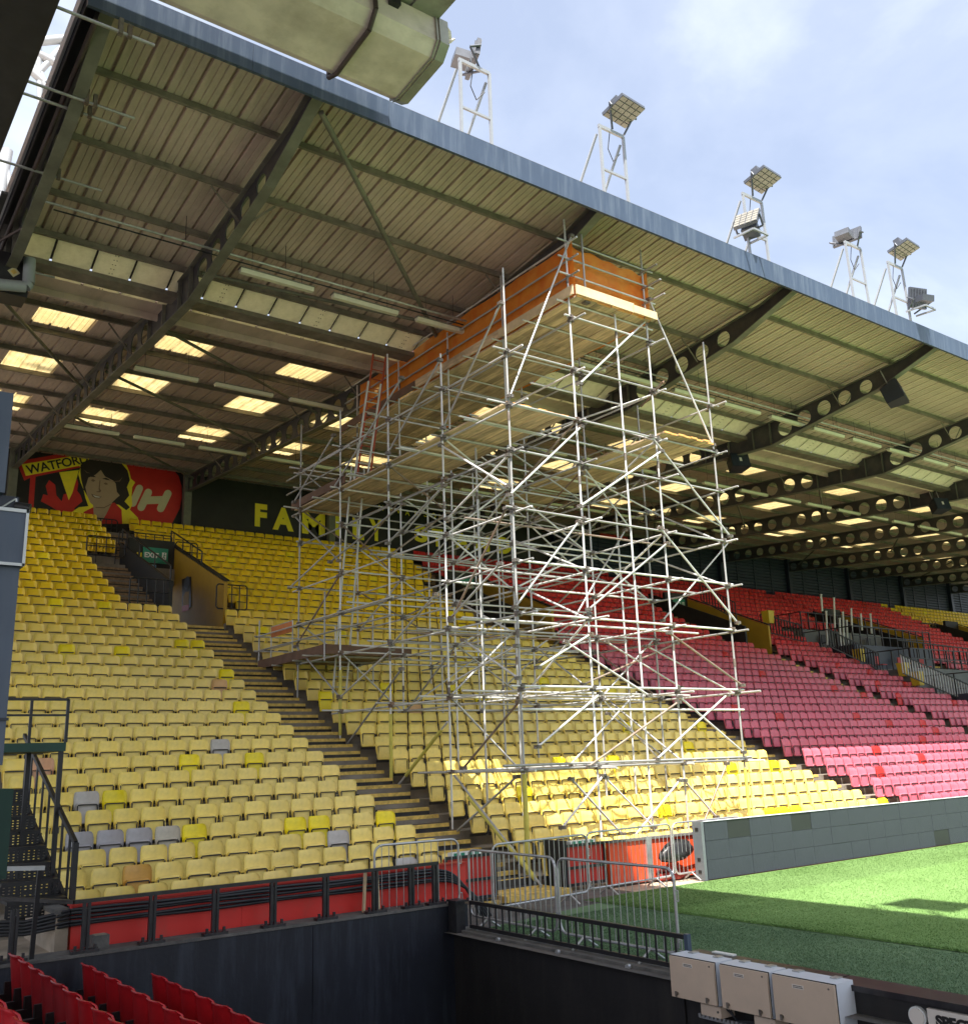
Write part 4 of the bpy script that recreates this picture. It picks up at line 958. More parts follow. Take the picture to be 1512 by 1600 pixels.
# hand rail on the left wall
hr = thing('black_railing', (-5, WY, .36), 'black steel railing with bolted double posts on the left black wall', 'railing')
MB().bar((-7.2, WY + .06, .95), (WX - .22, WY + .06, .95), .05, .045).build('top_rail', 'rail_black', hr)
MB().bar((-7.2, WY + .06, .95), (-8.1, WY + 1.0, 1.02), .06, .045).build('top_rail', 'rail_black', hr); MB().bar((-8.1, WY + 1.0, 1.02), (-8.9, WY + 1.3, 1.1), .06, .045).build('top_rail', 'rail_black', hr)
pm_ = MB(); pm_.box(-.045, -.012, -.025, .025, .03, .57); pm_.box(.012, .045, -.025, .025, .03, .57); pm_.box(-.012, .012, -.012, .012, .06, .5)
pme = pm_.mesh('post', 'rail_black'); ft = MB(); ft.box(-.16, .16, -.07, .05, 0, .035); ft.box(-.13, -.10, -.05, -.02, .03, .09); ft.box(.10, .13, -.05, -.02, .03, .09); fme = ft.mesh('foot_plate', 'rail_black')
for x in (-7.85, -7.05, -6.25, -5.43, -4.62, -3.83, -3.04, -2.42, -2.0):
    o = link('post', pme, hr); o.location = (x, WY + .06 if x > -7.5 else WY + .08, .365)
    o2 = bpy.data.objects.new('foot_plate', fme); col.objects.link(o2); o2.parent = o
# red wall with cables
rd = thing('red_wall', (-4.5, -2.5, .3), 'low red painted wall carrying black cables behind the black railing', 'wall')
for xa, xb in ((-7.12, -4.9), (-4.9, -2.9), (-2.9, -1.15)):
    MB().box(xa + .002, xb - .002, -2.56, -2.44, .30, .855).build('wall_panel', 'red_wall', rd)
MB().box(-7.14, -1.14, -2.60, -2.40, .855, .88).build('coping', 'gate_red', rd)
ew = thing('end_wall', (-7.1, -1.8, .3), 'short bare concrete wall returning at the left end of the red wall', 'wall')
MB().box(-7.30, -7.15, -2.56, -.9, .30, .78).build('panel', 'paving', ew); MB().box(-7.32, -7.13, -2.58, -.9, .78, .83).build('coping', 'ledge', ew)
for i in range(5):
    z0 = .815 - i * .037; pts = [Vector((-9.0, -1.6 - .02 * i, z0 - .05)), Vector((-7.6, -2.35, z0 - .10))]
    x = -7.15; ph = random.uniform(0, 6)
    while x < -1.75: pts.append(Vector((x, -2.62 - .012 * (i % 2), z0 - .008 * math.sin(x * 2.6 + ph) - (.02 if i > 2 else 0)))); x += .28
    for t_ in range(1, 9): a_ = t_ / 8; pts.append(Vector((-1.7 + .75 * a_ + .05 * i * a_, -2.66, z0 - .02 - (z0 - .06) * a_ * a_)))
    cb = thing('black_cable', (-4, -2.62, .6), '%s black cable down from the top of the bundle on the red wall' % ORD[i + 1], 'cable', 'black cables along the red wall')
    MB().path(pts, .021, 8).build('sheath', 'cable', cb)
wp = MB()
for x in (-2.95, -3.12): pass
tw = thing('timber_stakes', (-3.04, -2.8, .4), 'pair of weathered timber stakes tied to a post of the black railing', 'stake')
MB().bar((-3.16, -2.84, .37), (-3.13, -2.84, .92), .03, .05, (0, 1, 0)).build('stake', 'plank_new', tw); MB().bar((-2.91, -2.84, .37), (-2.94, -2.84, .92), .03, .05, (0, 1, 0)).build('stake', 'plank_new', tw)
bl = thing('grey_block', (-6.7, -2.75, .37), 'small grey concrete block beside the first railing post', 'block'); MB().box(-6.93, -6.73, -2.86, -2.70, .366, .52).build('block_body', 'ledge', bl); MB().box(-6.90, -6.76, -2.84, -2.72, .52, .528).build('worn_top', 'paving', bl)

# gates at the foot of the aisle
def gate(lab, x0, x1, y, m):
    g = thing('padded_gate', ((x0 + x1) / 2, y, 0), lab, 'gate', 'red gates at the foot of the aisle')
    MB().box(x0, x1, y, y + .08, .12, .80).build('panel', m, g); fr = MB()
    for a_, b_ in (((x0, .12), (x1, .12)), ((x0, .82), (x1, .82)), ((x0, .12), (x0, .82)), ((x1, .12), (x1, .82)), ((x0, .42), (x1, .42))):
        fr.bar((a_[0], y - .02, a_[1]), (b_[0], y - .02, b_[1]), .035, .05)
    fr.build('frame', 'black_steel', g); MB().box(x0 + .12, x0 + .75, y - .035, y + .1, .835, .90).build('label_strip', 'sign_white', g)
    gl = MB(); 
    for q in range(4): gl.box(x0 + .16 + q * .15, x0 + .24 + q * .15, y - .04, y - .036, .845, .89)
    gl.build('label_print', 'sign_green', g)
gate('red gate panel left of the foot of the aisle', -.70, .36, -1.30, 'gate_red'); gate('red gate panel right of the foot of the aisle', 1.98, 2.96, -1.34, 'gate_red')
MB().box(1.90, 1.98, -1.40, -.8, .0, .92).build('gate_stop', 'black_rubber', label='black padded post beside the right red gate', cat='post')
st = thing('yellow_landing', (1.2, -1.1, 0), 'worn yellow painted landing step at the foot of the aisle', 'step')
MB().box(.42, 1.92, -1.55, -.62, .0, .10).build('landing', 'nosing', st); MB().box(.42, 1.92, -.61, -.57, .0, .24).build('riser', 'step', st)
# orange-red wall right
ow = thing('orange_red_wall', (8, -1.4, 0), 'bright orange-red pitch wall in the sun behind the barriers', 'wall')
x = 3.0
while x < 20: MB().box(x + .003, x + 1.197, -1.46, -1.36, .02, .80).build('wall_panel', 'orange_wall', ow); x += 1.2
while x < 76: MB().box(x, x + 12, -1.46, -1.36, .02, .80).build('wall_panel', 'orange_wall', ow); x += 12
MB().box(3.0, 76, -1.50, -1.32, .80, .84).build('coping', 'ledge', ow); MB().box(3.95, 4.09, -1.52, -1.47, .02, .86).build('steel_channel', 'galv', ow)

# ------------------------------------------------------------------ crowd barriers
def barrier(lab, a, b, z=0.0, flip=1, skew=0):
    a = Vector((*a, z)); b = Vector((*b, z)); u = (b - a); Ln = u.length; u.normalize(); up = Vector((0, 0, 1)); side = Vector((-u.y, u.x, 0)) * flip
    g = thing('crowd_barrier', tuple((a + b) / 2), lab, 'barrier', 'galvanised crowd barriers by the scaffold')
    r = .019; h0, h1 = .14, 1.10; k = .13; fr = MB(); pts = []
    def arc(cx, cz, a0, a1):
        for i in range(5): t_ = a0 + (a1 - a0) * i / 4; pts.append(a + u * (cx + k * math.cos(t_)) + up * (cz + k * math.sin(t_)))
    arc(k, h0 + k, 1.5 * math.pi, math.pi); arc(k, h1 - k, math.pi, .5 * math.pi); arc(Ln - k, h1 - k, .5 * math.pi, 0); arc(Ln - k, h0 + k, 0, -.5 * math.pi)
    fr.path(pts + [pts[0]], r); fr.build('frame', 'galv', g)
    n = int(Ln / .118)
    bm = MB().tube((0, 0, h0), (0, 0, h1), .0065, 5, False).mesh('bar', 'galv')
    for i in range(1, n): o = link('bar', bm, g, local=True); o.location = (a + u * (Ln * i / n)) - (a + b) / 2
    for t_ in (.22, .78):
        p = a + u * Ln * t_; f_ = MB(); f_.tube(p + up * h0, p + side * .22, .017, 6); f_.tube(p + up * h0, p - side * .22, .017, 6); f_.build('foot', 'galv', g)
    for zz in (.3, .85): hk = MB(); q = b + up * zz; hk.path([q, q + u * .05, q + u * .05 - up * .12, q - up * .12], .008, 6); hk.build('hook', 'galv', g)
barrier('crowd barrier standing against the red wall behind the black railing', (-2.92, -2.74), (-1.45, -2.80), .16)
barrier('crowd barrier across the foot of the aisle', (-.66, -2.62), (1.62, -2.38))
barrier('crowd barrier in front of the orange-red wall', (1.80, -2.16), (4.2, -1.96))
barrier('crowd barrier ending behind the grey display boards', (4.32, -1.90), (6.5, -1.80))
barrier('crowd barrier beside the corner post along the turf', (-1.36, -2.95), (-1.42, -5.10))
barrier('nearest crowd barrier on the artificial turf', (-1.42, -5.16), (-1.42, -7.32))

# ------------------------------------------------------------------ display boards
lb = thing('display_boards', (30, -2.2, 0), 'long row of grey electronic display boards along the pitch', 'display board')
mw = .69; x = 4.90; i = 0; DARK = {(1, 2), (4, 2), (12, 0), (16, 1), (23, 2)}
lme, dme = MB().box(.003, mw - .003, -2.215, -2.19, .003, .359).mesh('module', 'led'), MB().box(.006, mw - .006, -2.21, -2.19, .006, .356).mesh('module', 'led_dark')
while x < 70:
    for j in range(3):
        o = link('module', dme if (i, j) in DARK else lme, lb); o.location = (x, random.uniform(-.003, .003), .01 + j * .362)
    x += mw; i += 1
x = 4.88
while x < 70: MB().box(x, x + 2.066, -2.19, -2.05, .005, 1.10).build('cabinet', 'led_frame', lb); x += 2.07
ec = MB().box(4.80, 4.878, -2.215, -1.98, .0, 1.105).build('end_cap', 'led_frame', lb)
for z in (.93, .36, .13): sub('socket', MB().box(4.792, 4.81, -2.14, -2.06, z, z + .06), 'black_rubber', ec)
MB().box(4.9, 70, -2.23, -2.18, 1.10, 1.115).build('top_trim', 'box_top', lb)
bg = thing('black_bag', (4.5, -1.78, .3), 'crumpled black bag hung between the barrier and the display board end', 'bag')
mb = MB(); vs = []; nu, nv = 18, 10
for j in range(nv + 1):
    for i in range(nu):
        t_ = j / nv * math.pi; an = i / nu * 2 * math.pi; rr_ = 1 + .05 * math.sin(an * 3 + j) + .05 * math.sin(an * 5 - j * 1.7); xx = .48 * math.sin(t_) * math.cos(an) * rr_
        vs.append((4.55 + xx, -1.74 + .16 * math.sin(t_) * math.sin(an) * rr_, .50 + (.26 if math.cos(t_) > 0 else .14) * math.cos(t_) * rr_ + .10 * xx))
mb.add(vs, [(j * nu + i, j * nu + (i + 1) % nu, (j + 1) * nu + (i + 1) % nu, (j + 1) * nu + i) for j in range(nv) for i in range(nu)], True); mb.build('bag_body', 'bag', bg)
hs = thing('red_hose', (4.6, -1.6, .05), 'rolled dark red hose on the ground below the black bag', 'hose')
MB().path([(4.15 + .1 * i, -1.62 + .03 * math.sin(i), .08 + .01 * math.cos(i * 2)) for i in range(9)], .07, 10).build('roll', 'hose', hs); MB().path([(4.2 + .1 * i, -1.50 + .03 * math.cos(i), .19) for i in range(7)], .05, 10).build('roll', 'hose', hs)
MB().box(2.9, 4.95, -2.2, -1.5, -.028, -.012).build('paved_patch', 'paving', kind='structure')

# ------------------------------------------------------------------ cabinets on the black wall
for i, (ya, yb) in enumerate(((-7.70, -8.36), (-8.42, -9.06), (-9.10, -9.84))):
    cb = thing('electrical_cabinet', (-1.95, (ya + yb) / 2, -.15), ['left', 'middle', 'right'][i] + ' cream electrical cabinet of the three on the black wall', 'cabinet', 'cream electrical cabinets')
    z0, z1 = -.17, .265; MB().box(-1.97, -1.705, yb, ya, z0, z1).build('case', 'box_top', cb)
    dr = MB().box(-2.0, -1.972, yb + .01, ya - .012, z0 + .008, z1 - .012).build('door', 'box_cream', cb)
    sub('seal', MB().box(-1.975, -1.968, yb + .003, ya - .003, z0 + .003, z1 - .003), 'black_rubber', dr)
    for yy in (ya - .10, yb + .12):
        lk = MB(); lk.tube((-2.0, yy, z0 + .05), (-2.02, yy, z0 + .05), .016, 10); lk.box(-2.03, -2.018, yy - .01, yy + .012, z0 + .02, z0 + .075); sub('lock', lk, 'coupler', dr)
    ly = (ya + yb) / 2 + .06; sub('plate', MB().box(-2.004, -1.999, ly - .075, ly + .06, z1 - .10, z1 - .062), 'label_white', dr)
    tx = MB(); 
    for r2 in range(2):
        q = ly + .045
        while q > ly - .06: l_ = random.uniform(.006, .014); tx.box(-2.0055, -2.0045, q - l_, q, z1 - .078 - r2 * .014, z1 - .070 - r2 * .014); q -= l_ + .004
    sub('print', tx, 'ink', dr); sub('screw', MB().tube((-2.0, yb + .07, z1 - .05), (-2.006, yb + .07, z1 - .05), .010, 8), 'coupler', dr)
    for yy in (ya - .15, yb + .15): MB().box(-1.80, -1.70, yy - .04, yy + .04, z1 + .002, z1 + .012).build('hinge', 'galv', cb)
for i, (ya, yb) in enumerate(((-8.06, -8.34), (-8.78, -9.04))):
    sb = thing('junction_box', (-1.9, (ya + yb) / 2, -.25), ['small cream junction box under the left and middle cabinets', 'small cream junction box under the middle cabinet'][i], 'box', 'junction boxes')
    MB().box(-1.93, -1.715, yb, ya, -.30, -.19).build('case', 'box_cream', sb); MB().tube((-1.93, yb + .04, -.24), (-1.938, yb + .04, -.24), .012, 8).build('screw', 'coupler', sb)
cr_ = thing('cable_tray', (-1.86, -8.4, -.36), 'perforated galvanised cable tray under the cream cabinets', 'tray')
tm = MB().bar((-1.86, -8.0, -.335), (-1.86, -9.5, -.345), .09, .02).build('tray_bed', 'galv', cr_)
lm = MB().box(-.012, .012, -.016, .016, 0, .035).mesh('tooth', 'galv')
for i in range(26): o = link('tooth', lm, cr_); o.location = (-1.905, -8.02 - i * .056, -.335)
for i in range(3):
    MB().path([(-1.84, -8.34 - .03 * i, -.22), (-1.86 - .01 * i, -8.5, -.30), (-1.83, -8.75, -.28 - .02 * i), (-1.84, -8.9, -.30)], .008, 6).build('loose_cable', 'cable', cr_)
ld_ = thing('round_cap', (-1.74, -10.48, .05), 'white round cap on the black wall beside the lettered sign', 'cap')
dk = MB(); dk.tube((-1.70, -10.49, .055), (-1.735, -10.49, .055), .085, 24); dk.build('disc', 'white_post', ld_); MB().tube((-1.735, -10.49, .055), (-1.745, -10.49, .055), .07, 24).build('boss', 'label_white', ld_)
sg = thing('lettered_sign', (-1.73, -11.4, .05), 'pale sign with black lettering on the black wall at the picture edge', 'sign')
MB().box(-1.745, -1.705, -12.4, -10.60, -.14, .145).build('plate', 'label_white', sg)
me = text_mesh('SPECTATORS', 0.125, 0.006, 1.02); me.materials.append(M['ink']); o = link('lettering', me, sg, local=True); o.location = (-.022, .72, -.035)
o.rotation_euler = (R_(90), 0, R_(-90))
ws = thing('white_offcut', (-1.2, -7.8, .23), 'thin white offcut lying on the black coping', 'offcut'); MB().box(-1.45, -1.38, -8.15, -7.85, .226, .24).build('strip', 'sign_white', ws)

# ------------------------------------------------------------------ banners on the back wall
YBN = YB - .06
def flat(pts, y=YBN, dz=0): return [uy(px, py, y) for px, py in pts]
def zpx(x, y): return (20 + x / 5.4, 700 + y / 5.4)      # picture detail coordinates of the mural
def art(parent, nm, pts, m, lay):
    P_ = [uy(*zpx(*q), YBN - .012 * lay) for q in pts]; mb = MB(); mb.prism(P_, (0, .006, 0)); return mb.build(nm, m, parent)
mu = thing('mural_banner', (.5, YBN, 13), 'painted banner with a dark haired portrait, a WATFORD sign and a red disc', 'banner')
MB().box(XB + .2, XB + S - .2, YBN, YBN + .03, 12.45, 15.95).build('backing', 'banner_black', mu)
art(mu, 'red_disc', [(900, 80), (1000, 60), (1130, 75), (1250, 110), (1340, 165), (1400, 235), (1425, 320), (1428, 420), (1410, 510), (1370, 590), (1330, 660), (1000, 660), (900, 560), (860, 300)], 'banner_red', 1)
art(mu, 'flames', [(240, 450), (260, 390), (300, 400), (280, 320), (310, 270), (360, 310), (370, 400), (415, 450), (430, 390), (480, 380), (500, 400), (480, 280), (480, 235), (510, 240), (525, 285), (545, 260), (555, 300), (545, 360), (575, 400), (590, 450), (520, 510), (560, 560), (400, 540), (300, 480)], 'banner_red', 1)
art(mu, 'yellow_wedge', [(395, 205), (560, 185), (540, 260), (505, 380), (475, 440)], 'banner_yellow', 1.4)
art(mu, 'sign_post', [(150, 245), (195, 240), (175, 540), (130, 540)], 'banner_red', 1.2)
art(mu, 'sign_frame', [(35, 115), (560, 20), (600, 60), (590, 160), (150, 250), (100, 275)], 'banner_red', 1.6)
art(mu, 'sign_face', [(78, 138), (560, 60), (620, 70), (590, 145), (112, 235)], 'banner_yellow', 2)
halo = [(480, 90), (560, 60), (640, 60), (700, 40), (820, 60), (900, 90), (960, 140), (985, 200), (1000, 260), (1035, 290), (1010, 330), (1005, 400), (1010, 480), (990, 520), (1060, 590), (1050, 640), (480, 640), (500, 540), (560, 500), (640, 490), (615, 420), (600, 350), (575, 290), (555, 220), (575, 160), (520, 120)]
art(mu, 'yellow_outline', halo, 'banner_yellow', 2.4)
art(mu, 'hair', [(575, 140), (650, 95), (740, 75), (840, 90), (920, 130), (970, 190), (990, 270), (965, 330), (985, 400), (945, 450), (990, 500), (960, 525), (900, 480), (640, 420), (600, 350), (580, 270), (572, 200)], 'banner_hair', 2.8)
art(mu, 'collar', [(600, 540), (680, 500), (860, 460), (920, 520), (925, 640), (600, 640)], 'banner_red', 2.9)
art(mu, 'neck', [(680, 480), (840, 460), (790, 560), (740, 640), (690, 640)], 'banner_skin', 3.1)
art(mu, 'face', [(640, 250), (700, 225), (745, 185), (780, 240), (850, 275), (870, 300), (880, 370), (905, 400), (870, 430), (830, 470), (770, 500), (700, 498), (655, 460), (630, 400), (615, 330)], 'banner_skin', 3.4)
art(mu, 'brow', [(640, 240), (680, 228), (705, 246), (670, 244)], 'banner_hair', 3.8); art(mu, 'brow', [(755, 258), (790, 250), (830, 275), (790, 268)], 'banner_hair', 3.8)
art(mu, 'eye', [(660, 270), (680, 262), (700, 276), (680, 286)], 'banner_shade', 3.8); art(mu, 'eye', [(768, 300), (785, 290), (808, 304), (788, 312)], 'banner_shade', 3.8)
art(mu, 'nose_line', [(735, 270), (742, 272), (736, 340), (748, 358), (742, 374), (706, 372), (708, 366), (730, 364), (726, 345)], 'banner_shade', 3.8)
art(mu, 'mouth', [(664, 385), (700, 398), (752, 410), (735, 426), (695, 422), (672, 408)], 'banner_shade', 3.8); art(mu, 'teeth', [(676, 394), (700, 403), (744, 413), (730, 419), (698, 415)], 'banner_white', 4.1)
art(mu, 'jaw_line', [(700, 498), (770, 500), (830, 470), (832, 476), (772, 508), (700, 505)], 'banner_shade', 3.7)
art(mu, 'hair_strand', [(600, 180), (630, 205), (660, 212), (628, 210)], 'banner_shade', 3.6); art(mu, 'hair_strand', [(830, 285), (900, 275), (930, 245), (905, 282)], 'banner_shade', 3.6)
def bar_(x0, y0, x1, y1, w_):
    dx, dy = x1 - x0, y1 - y0; l_ = math.hypot(dx, dy); nx_, ny_ = -dy / l_ * w_ / 2, dx / l_ * w_ / 2; an0 = math.atan2(dy, dx); pts = []
    for i in range(7): t_ = an0 + math.pi / 2 + math.pi * i / 6; pts.append((x0 + math.cos(t_) * w_ / 2, y0 + math.sin(t_) * w_ / 2))
    for i in range(7): t_ = an0 - math.pi / 2 + math.pi * i / 6; pts.append((x1 + math.cos(t_) * w_ / 2, y1 + math.sin(t_) * w_ / 2))
    return pts
for q in ((1070, 340, 1015, 465, 62), (1145, 375, 1085, 500, 64), (1310, 385, 1250, 510, 64)): art(mu, 'cream_stroke', bar_(*q), 'banner_cream', 2.0 if q[0] > 1100 else 1.8)
art(mu, 'cream_crossbar', [(1120, 410), (1285, 405), (1270, 470), (1105, 475)], 'banner_cream', 2.1)
pa, pb = uy(*zpx(132, 220), YBN - .04), uy(*zpx(600, 128), YBN - .04)
me = text_mesh('WATFORD', 0.52, 0.008, .95); me.materials.append(M['ink']); o = link('lettering', me, mu, local=True); o.location = pa - Vector((.5, YBN, 13))
an = math.atan2(pb.z - pa.z, pb.x - pa.x); o.rotation_euler = (R_(90), -an, 0); wd = max(v.co.x for v in me.vertices); o.scale = ((pb - pa).length * 1.10 / wd, 1.05, 1)
fb_ = thing('family_stand_banner', (14, YBN, 13), 'black banner with big yellow letters reading FAMILY STAND', 'banner')
for i in range(1, 4):
    xa = XB + S * i; MB().box(xa + .2, xa + S - .2, YBN, YBN + .03, 12.45, 15.9).build('banner_sheet', 'banner_black', fb_)
def letter(ch, px0, py_base, px1, py_top, parent, m='banner_yellow', bold=.05):
    a_, b_ = uy(px0, py_base, YBN - .02), uy(px1, py_base, YBN - .02); t_ = uy(px0, py_top, YBN - .02)
    me = text_mesh(ch, 1.0, bold); me.materials.append(M[m]); xs_ = [v.co.x for v in me.vertices]; ys_ = [v.co.y for v in me.vertices]
    o = link('letter', me, parent, local=True); sx = (b_.x - a_.x) / (max(xs_) - min(xs_)); sz = (t_.z - a_.z) / (max(ys_) - min(ys_))
    o.scale = (sx, sz, 1); o.location = Vector((a_.x - min(xs_) * sx, YBN - .02, a_.z - min(ys_) * sz)) - Vector(parent['_base']); o.rotation_euler = (R_(90), 0, 0)
for ch, x0_, yb_, x1_, yt_ in (('F', 398, 822, 417, 786), ('A', 426, 827, 459, 791), ('M', 472, 833, 508, 799), ('I', 524, 837, 532, 804), ('L', 551, 842, 569, 808), ('Y', 577, 844, 599, 810),
                              ('S', 648, 846, 668, 820), ('T', 675, 853, 692, 826), ('A', 711, 856, 733, 832), ('N', 742, 860, 765, 836), ('D', 776, 864, 799, 838)): letter(ch, x0_, yb_, x1_, yt_, fb_)
for ch, x0_, yb_ in (('N', 592, 797), ('R', 606, 798), ('V', 619, 802), ('A', 633, 805), ('R', 648, 806), ('S', 662, 807), ('O', 674, 809), ('N', 686, 811)): letter(ch, x0_, yb_, x0_ + 7, yb_ - 8, fb_, bold=.0)
m2_ = thing('red_banner', (30, YBN, 13), 'red and black portrait banner seen through the scaffold tower', 'banner')
xa = XB + S * 4; MB().box(xa + .2, xa + S - .2, YBN, YBN + .03, 12.45, 15.9).build('backing', 'banner_black', m2_)
def zq(x, y): return (860 + x / 7.56, 820 + y / 7.56)
def art2(nm, pts, m, lay): MB().prism([uy(*zq(*q), YBN - .012 * lay) for q in pts], (0, .006, 0)).build(nm, m, m2_)
art2('red_field', [(600, 60), (900, 150), (985, 260), (990, 560), (560, 560), (560, 200)], 'banner_red', 1); art2('portrait_face', [(440, 230), (610, 220), (640, 420), (560, 520), (450, 420)], 'banner_skin', 2)
art2('portrait_hair', [(420, 150), (560, 120), (660, 200), (650, 330), (600, 230), (450, 240)], 'banner_hair', 2.4); art2('yellow_outline', [(280, 170), (370, 150), (440, 330), (400, 420), (330, 360)], 'banner_yellow', 1.6)
art2('cream_shape', [(770, 300), (820, 270), (850, 320), (890, 320), (910, 270), (950, 300), (935, 440), (750, 440)], 'banner_cream', 2); art2('red_flames', [(250, 250), (300, 210), (330, 330), (420, 500), (280, 520)], 'banner_red', 1.5)

# ------------------------------------------------------------------ floodlights
def floodlight(x0, lab, aim, low=None, back=False):
    base_z = 15.44; w_ = .80; h = 1.98
    g = thing('floodlight', (x0 + w_ / 2, -1.0, base_z), lab, 'floodlight', 'floodlights along the roof edge')
    fr = MB()
    for x in (x0, x0 + w_): fr.bar((x, -1.36, base_z), (x + .06, -1.30, base_z + h), .06, .06, (0, 1, 0)); fr.bar((x - .32, -.55, base_z), (x + .02, -1.22, base_z + h - .2), .05, .05, (0, 1, 0))
    fr.bar((x0 + .02, -1.30, base_z + h), (x0 + w_ + .06, -1.30, base_z + h), .06, .08); fr.bar((x0 + .03, -1.34, base_z + .75), (x0 + w_ + .03, -1.34, base_z + .75), .05, .05); fr.build('support_frame', 'galv_bright', g)
    def head(c, nrm, size, nm_):
        c = Vector(c); nrm = Vector(nrm).normalized(); sx = nrm.cross(Vector((0, 0, 1))).normalized(); sy = sx.cross(nrm)
        hb = MB(); sw, sh = size
        pts = [c + sx * a_ * sw / 2 + sy * b_ * sh / 2 for a_, b_ in ((-1, -1), (1, -1), (1, 1), (-1, 1))]; hb.prism(pts, -nrm * .09)
        for i in range(6): q = c + sx * (-sw / 2 + sw * (i + .5) / 6) - nrm * .09; hb.bar(q - sy * sh * .42, q + sy * sh * .42, .02, .07, nrm)
        ho = hb.build('lamp_head', 'flood_body', g); nx_, ny_ = 4, 5; gp_ = .013
        for i in range(nx_):
            for j in range(ny_):
                u0, u1 = -.5 + i / nx_, -.5 + (i + 1) / nx_; v0, v1 = -.5 + j / ny_, -.5 + (j + 1) / ny_; lp = MB()
                q = [c + sx * (uu * sw + s1 * gp_) + sy * (vv * sh + s2 * gp_) + nrm * .004 for uu, vv, s1, s2 in ((u0, v0, 1, 1), (u1, v0, -1, 1), (u1, v1, -1, -1), (u0, v1, 1, -1))]
                lp.prism(q, nrm * .012); sub('lens', lp, 'lens', ho)
        for s_ in (-1, 1): br_ = MB(); br_.path([c + sx * s_ * (sw / 2 + .03), c + sx * s_ * (sw / 2 + .03) - nrm * .25 - Vector((0, 0, .12)), Vector((c.x + sx.x * s_ * .2, -1.30, c.z - .42 if nm_ == 'top' else c.z - .38))], .028, 6); br_.build('yoke_arm', 'flood_body', g)
        dv = MB(); q = c - nrm * .34 - Vector((0, 0, .10)); dv.bar(q - sx * .22, q + sx * .22, .20, .34, nrm); dv.build('driver_box', 'flood_body', g)
    head((x0 + (.70 if not back else .66), -1.55 if not back else -1.05, base_z + h + (.50 if not back else .45)), aim, (.84, .70) if not back else (.9, .42), 'top')
    if low: head((x0 + low[0], -1.55, base_z + low[1]), low[2], (.66, .66), 'low')
    if low:
        ar = MB(); xq = x0 + low[0]
        for dx in (-.3, .3): ar.bar((xq + dx, -1.30, base_z + .42), (xq + dx, -1.95, base_z + .38), .05, .05)
        ar.bar((xq - .3, -1.95, base_z + .38), (xq + .3, -1.95, base_z + .38), .05, .05); ar.build('outrigger', 'galv_bright', g)
    cbm = MB(); cbm.path([(x0 + .45, -1.25, base_z + h), (x0 + .40, -1.2, base_z + h - .45), (x0 + .55, -1.2, base_z + h - .75), (x0 + .75, -1.25, base_z + h - .5)], .012, 6); cbm.build('cable', 'cable', g)
floodlight(.12, 'leftmost floodlight on the roof edge, its lamp seen edge-on', (.9, -.32, -.15), None, True)
floodlight(4.28, 'second floodlight on the roof edge, lamp grid facing the pitch', (.02, -.25, -.97))
floodlight(9.66, 'third floodlight, with a second lamp folded low on its frame', (.02, -.25, -.97), (-.25, 1.0, (-.75, -.25, .55)))
floodlight(14.45, 'fourth floodlight on the roof edge, small lamp turned away', (.95, .2, -.2), None, True)
floodlight(16.75, 'fifth floodlight, with a second lamp hanging low at its right', (.02, -.25, -.97), (1.0, .85, (.3, .9, .2)))
floodlight(23.6, 'floodlight at the right picture edge above the roof', (.15, -.62, -.77), (.2, .8, (.2, -.9, -.2)))

# ------------------------------------------------------------------ strip lights, conduit, speakers under the roof
def strip_light(x, y, z, lab):
    g = thing('strip_light', (x + .95, y, z), lab, 'light fitting', 'strip lights under the roof'); bd = MB(); bd.prism([(x, y - .09, z), (x, y + .09, z), (x, y + .06, z - .10), (x, y - .06, z - .10)], (1.9, 0, 0)); bd.build('diffuser', 'strip', g)
    MB().box(x - .02, x + 1.92, y - .10, y + .10, z, z + .03).build('tray', 'flange', g)
    hm = MB(); 
    for q in (.3, 1.6): hm.tube((x + q, y, z + .03), (x + q, y, zs(y) - .1), .007, 4)
    hm.build('hangers', 'cable', g)
for k in range(7):
    for j, dx in enumerate((.65, 3.1, 5.6)):
        strip_light(XB + S * k + dx, 4.05, 13.98, '%s strip light of bay %s in the front line under the roof' % (ORD[j + 1], ORD[k + 1])); strip_light(XB + S * k + dx - .3, 11.25, 14.02, '%s strip light of bay %s in the second line under the roof' % (ORD[j + 1], ORD[k + 1]))
        if k < 5: strip_light(XB + S * k + dx - .4, 19.2, 14.65, '%s strip light of bay %s in the rear line under the roof' % (ORD[j + 1], ORD[k + 1]))
cn = thing('conduit', (10, 3.9, 14.2), 'long grey conduit with hanger rods running under the roof along the front', 'conduit')
MB().tube((-7.0, 3.85, 14.17), (60, 3.85, 14.17), .03, 8).build('pipe', 'galv', cn); MB().tube((-6.8, 3.99, 14.12), (60, 3.99, 14.12), .018, 6).build('wire', 'cable', cn); MB().path([(-7.0, 3.85, 14.17), (-7.15, 3.95, 14.1), (-7.2, 5.5, 13.7), (-7.2, 6.6, 13.6)], .03, 8).build('pipe', 'galv', cn)
hm = MB(); x = -4
while x < 58: hm.tube((x, 3.85, 14.17), (x, 3.85, zs(3.85)), .008, 4); x += 2.47
hm.build('hangers', 'cable', cn)
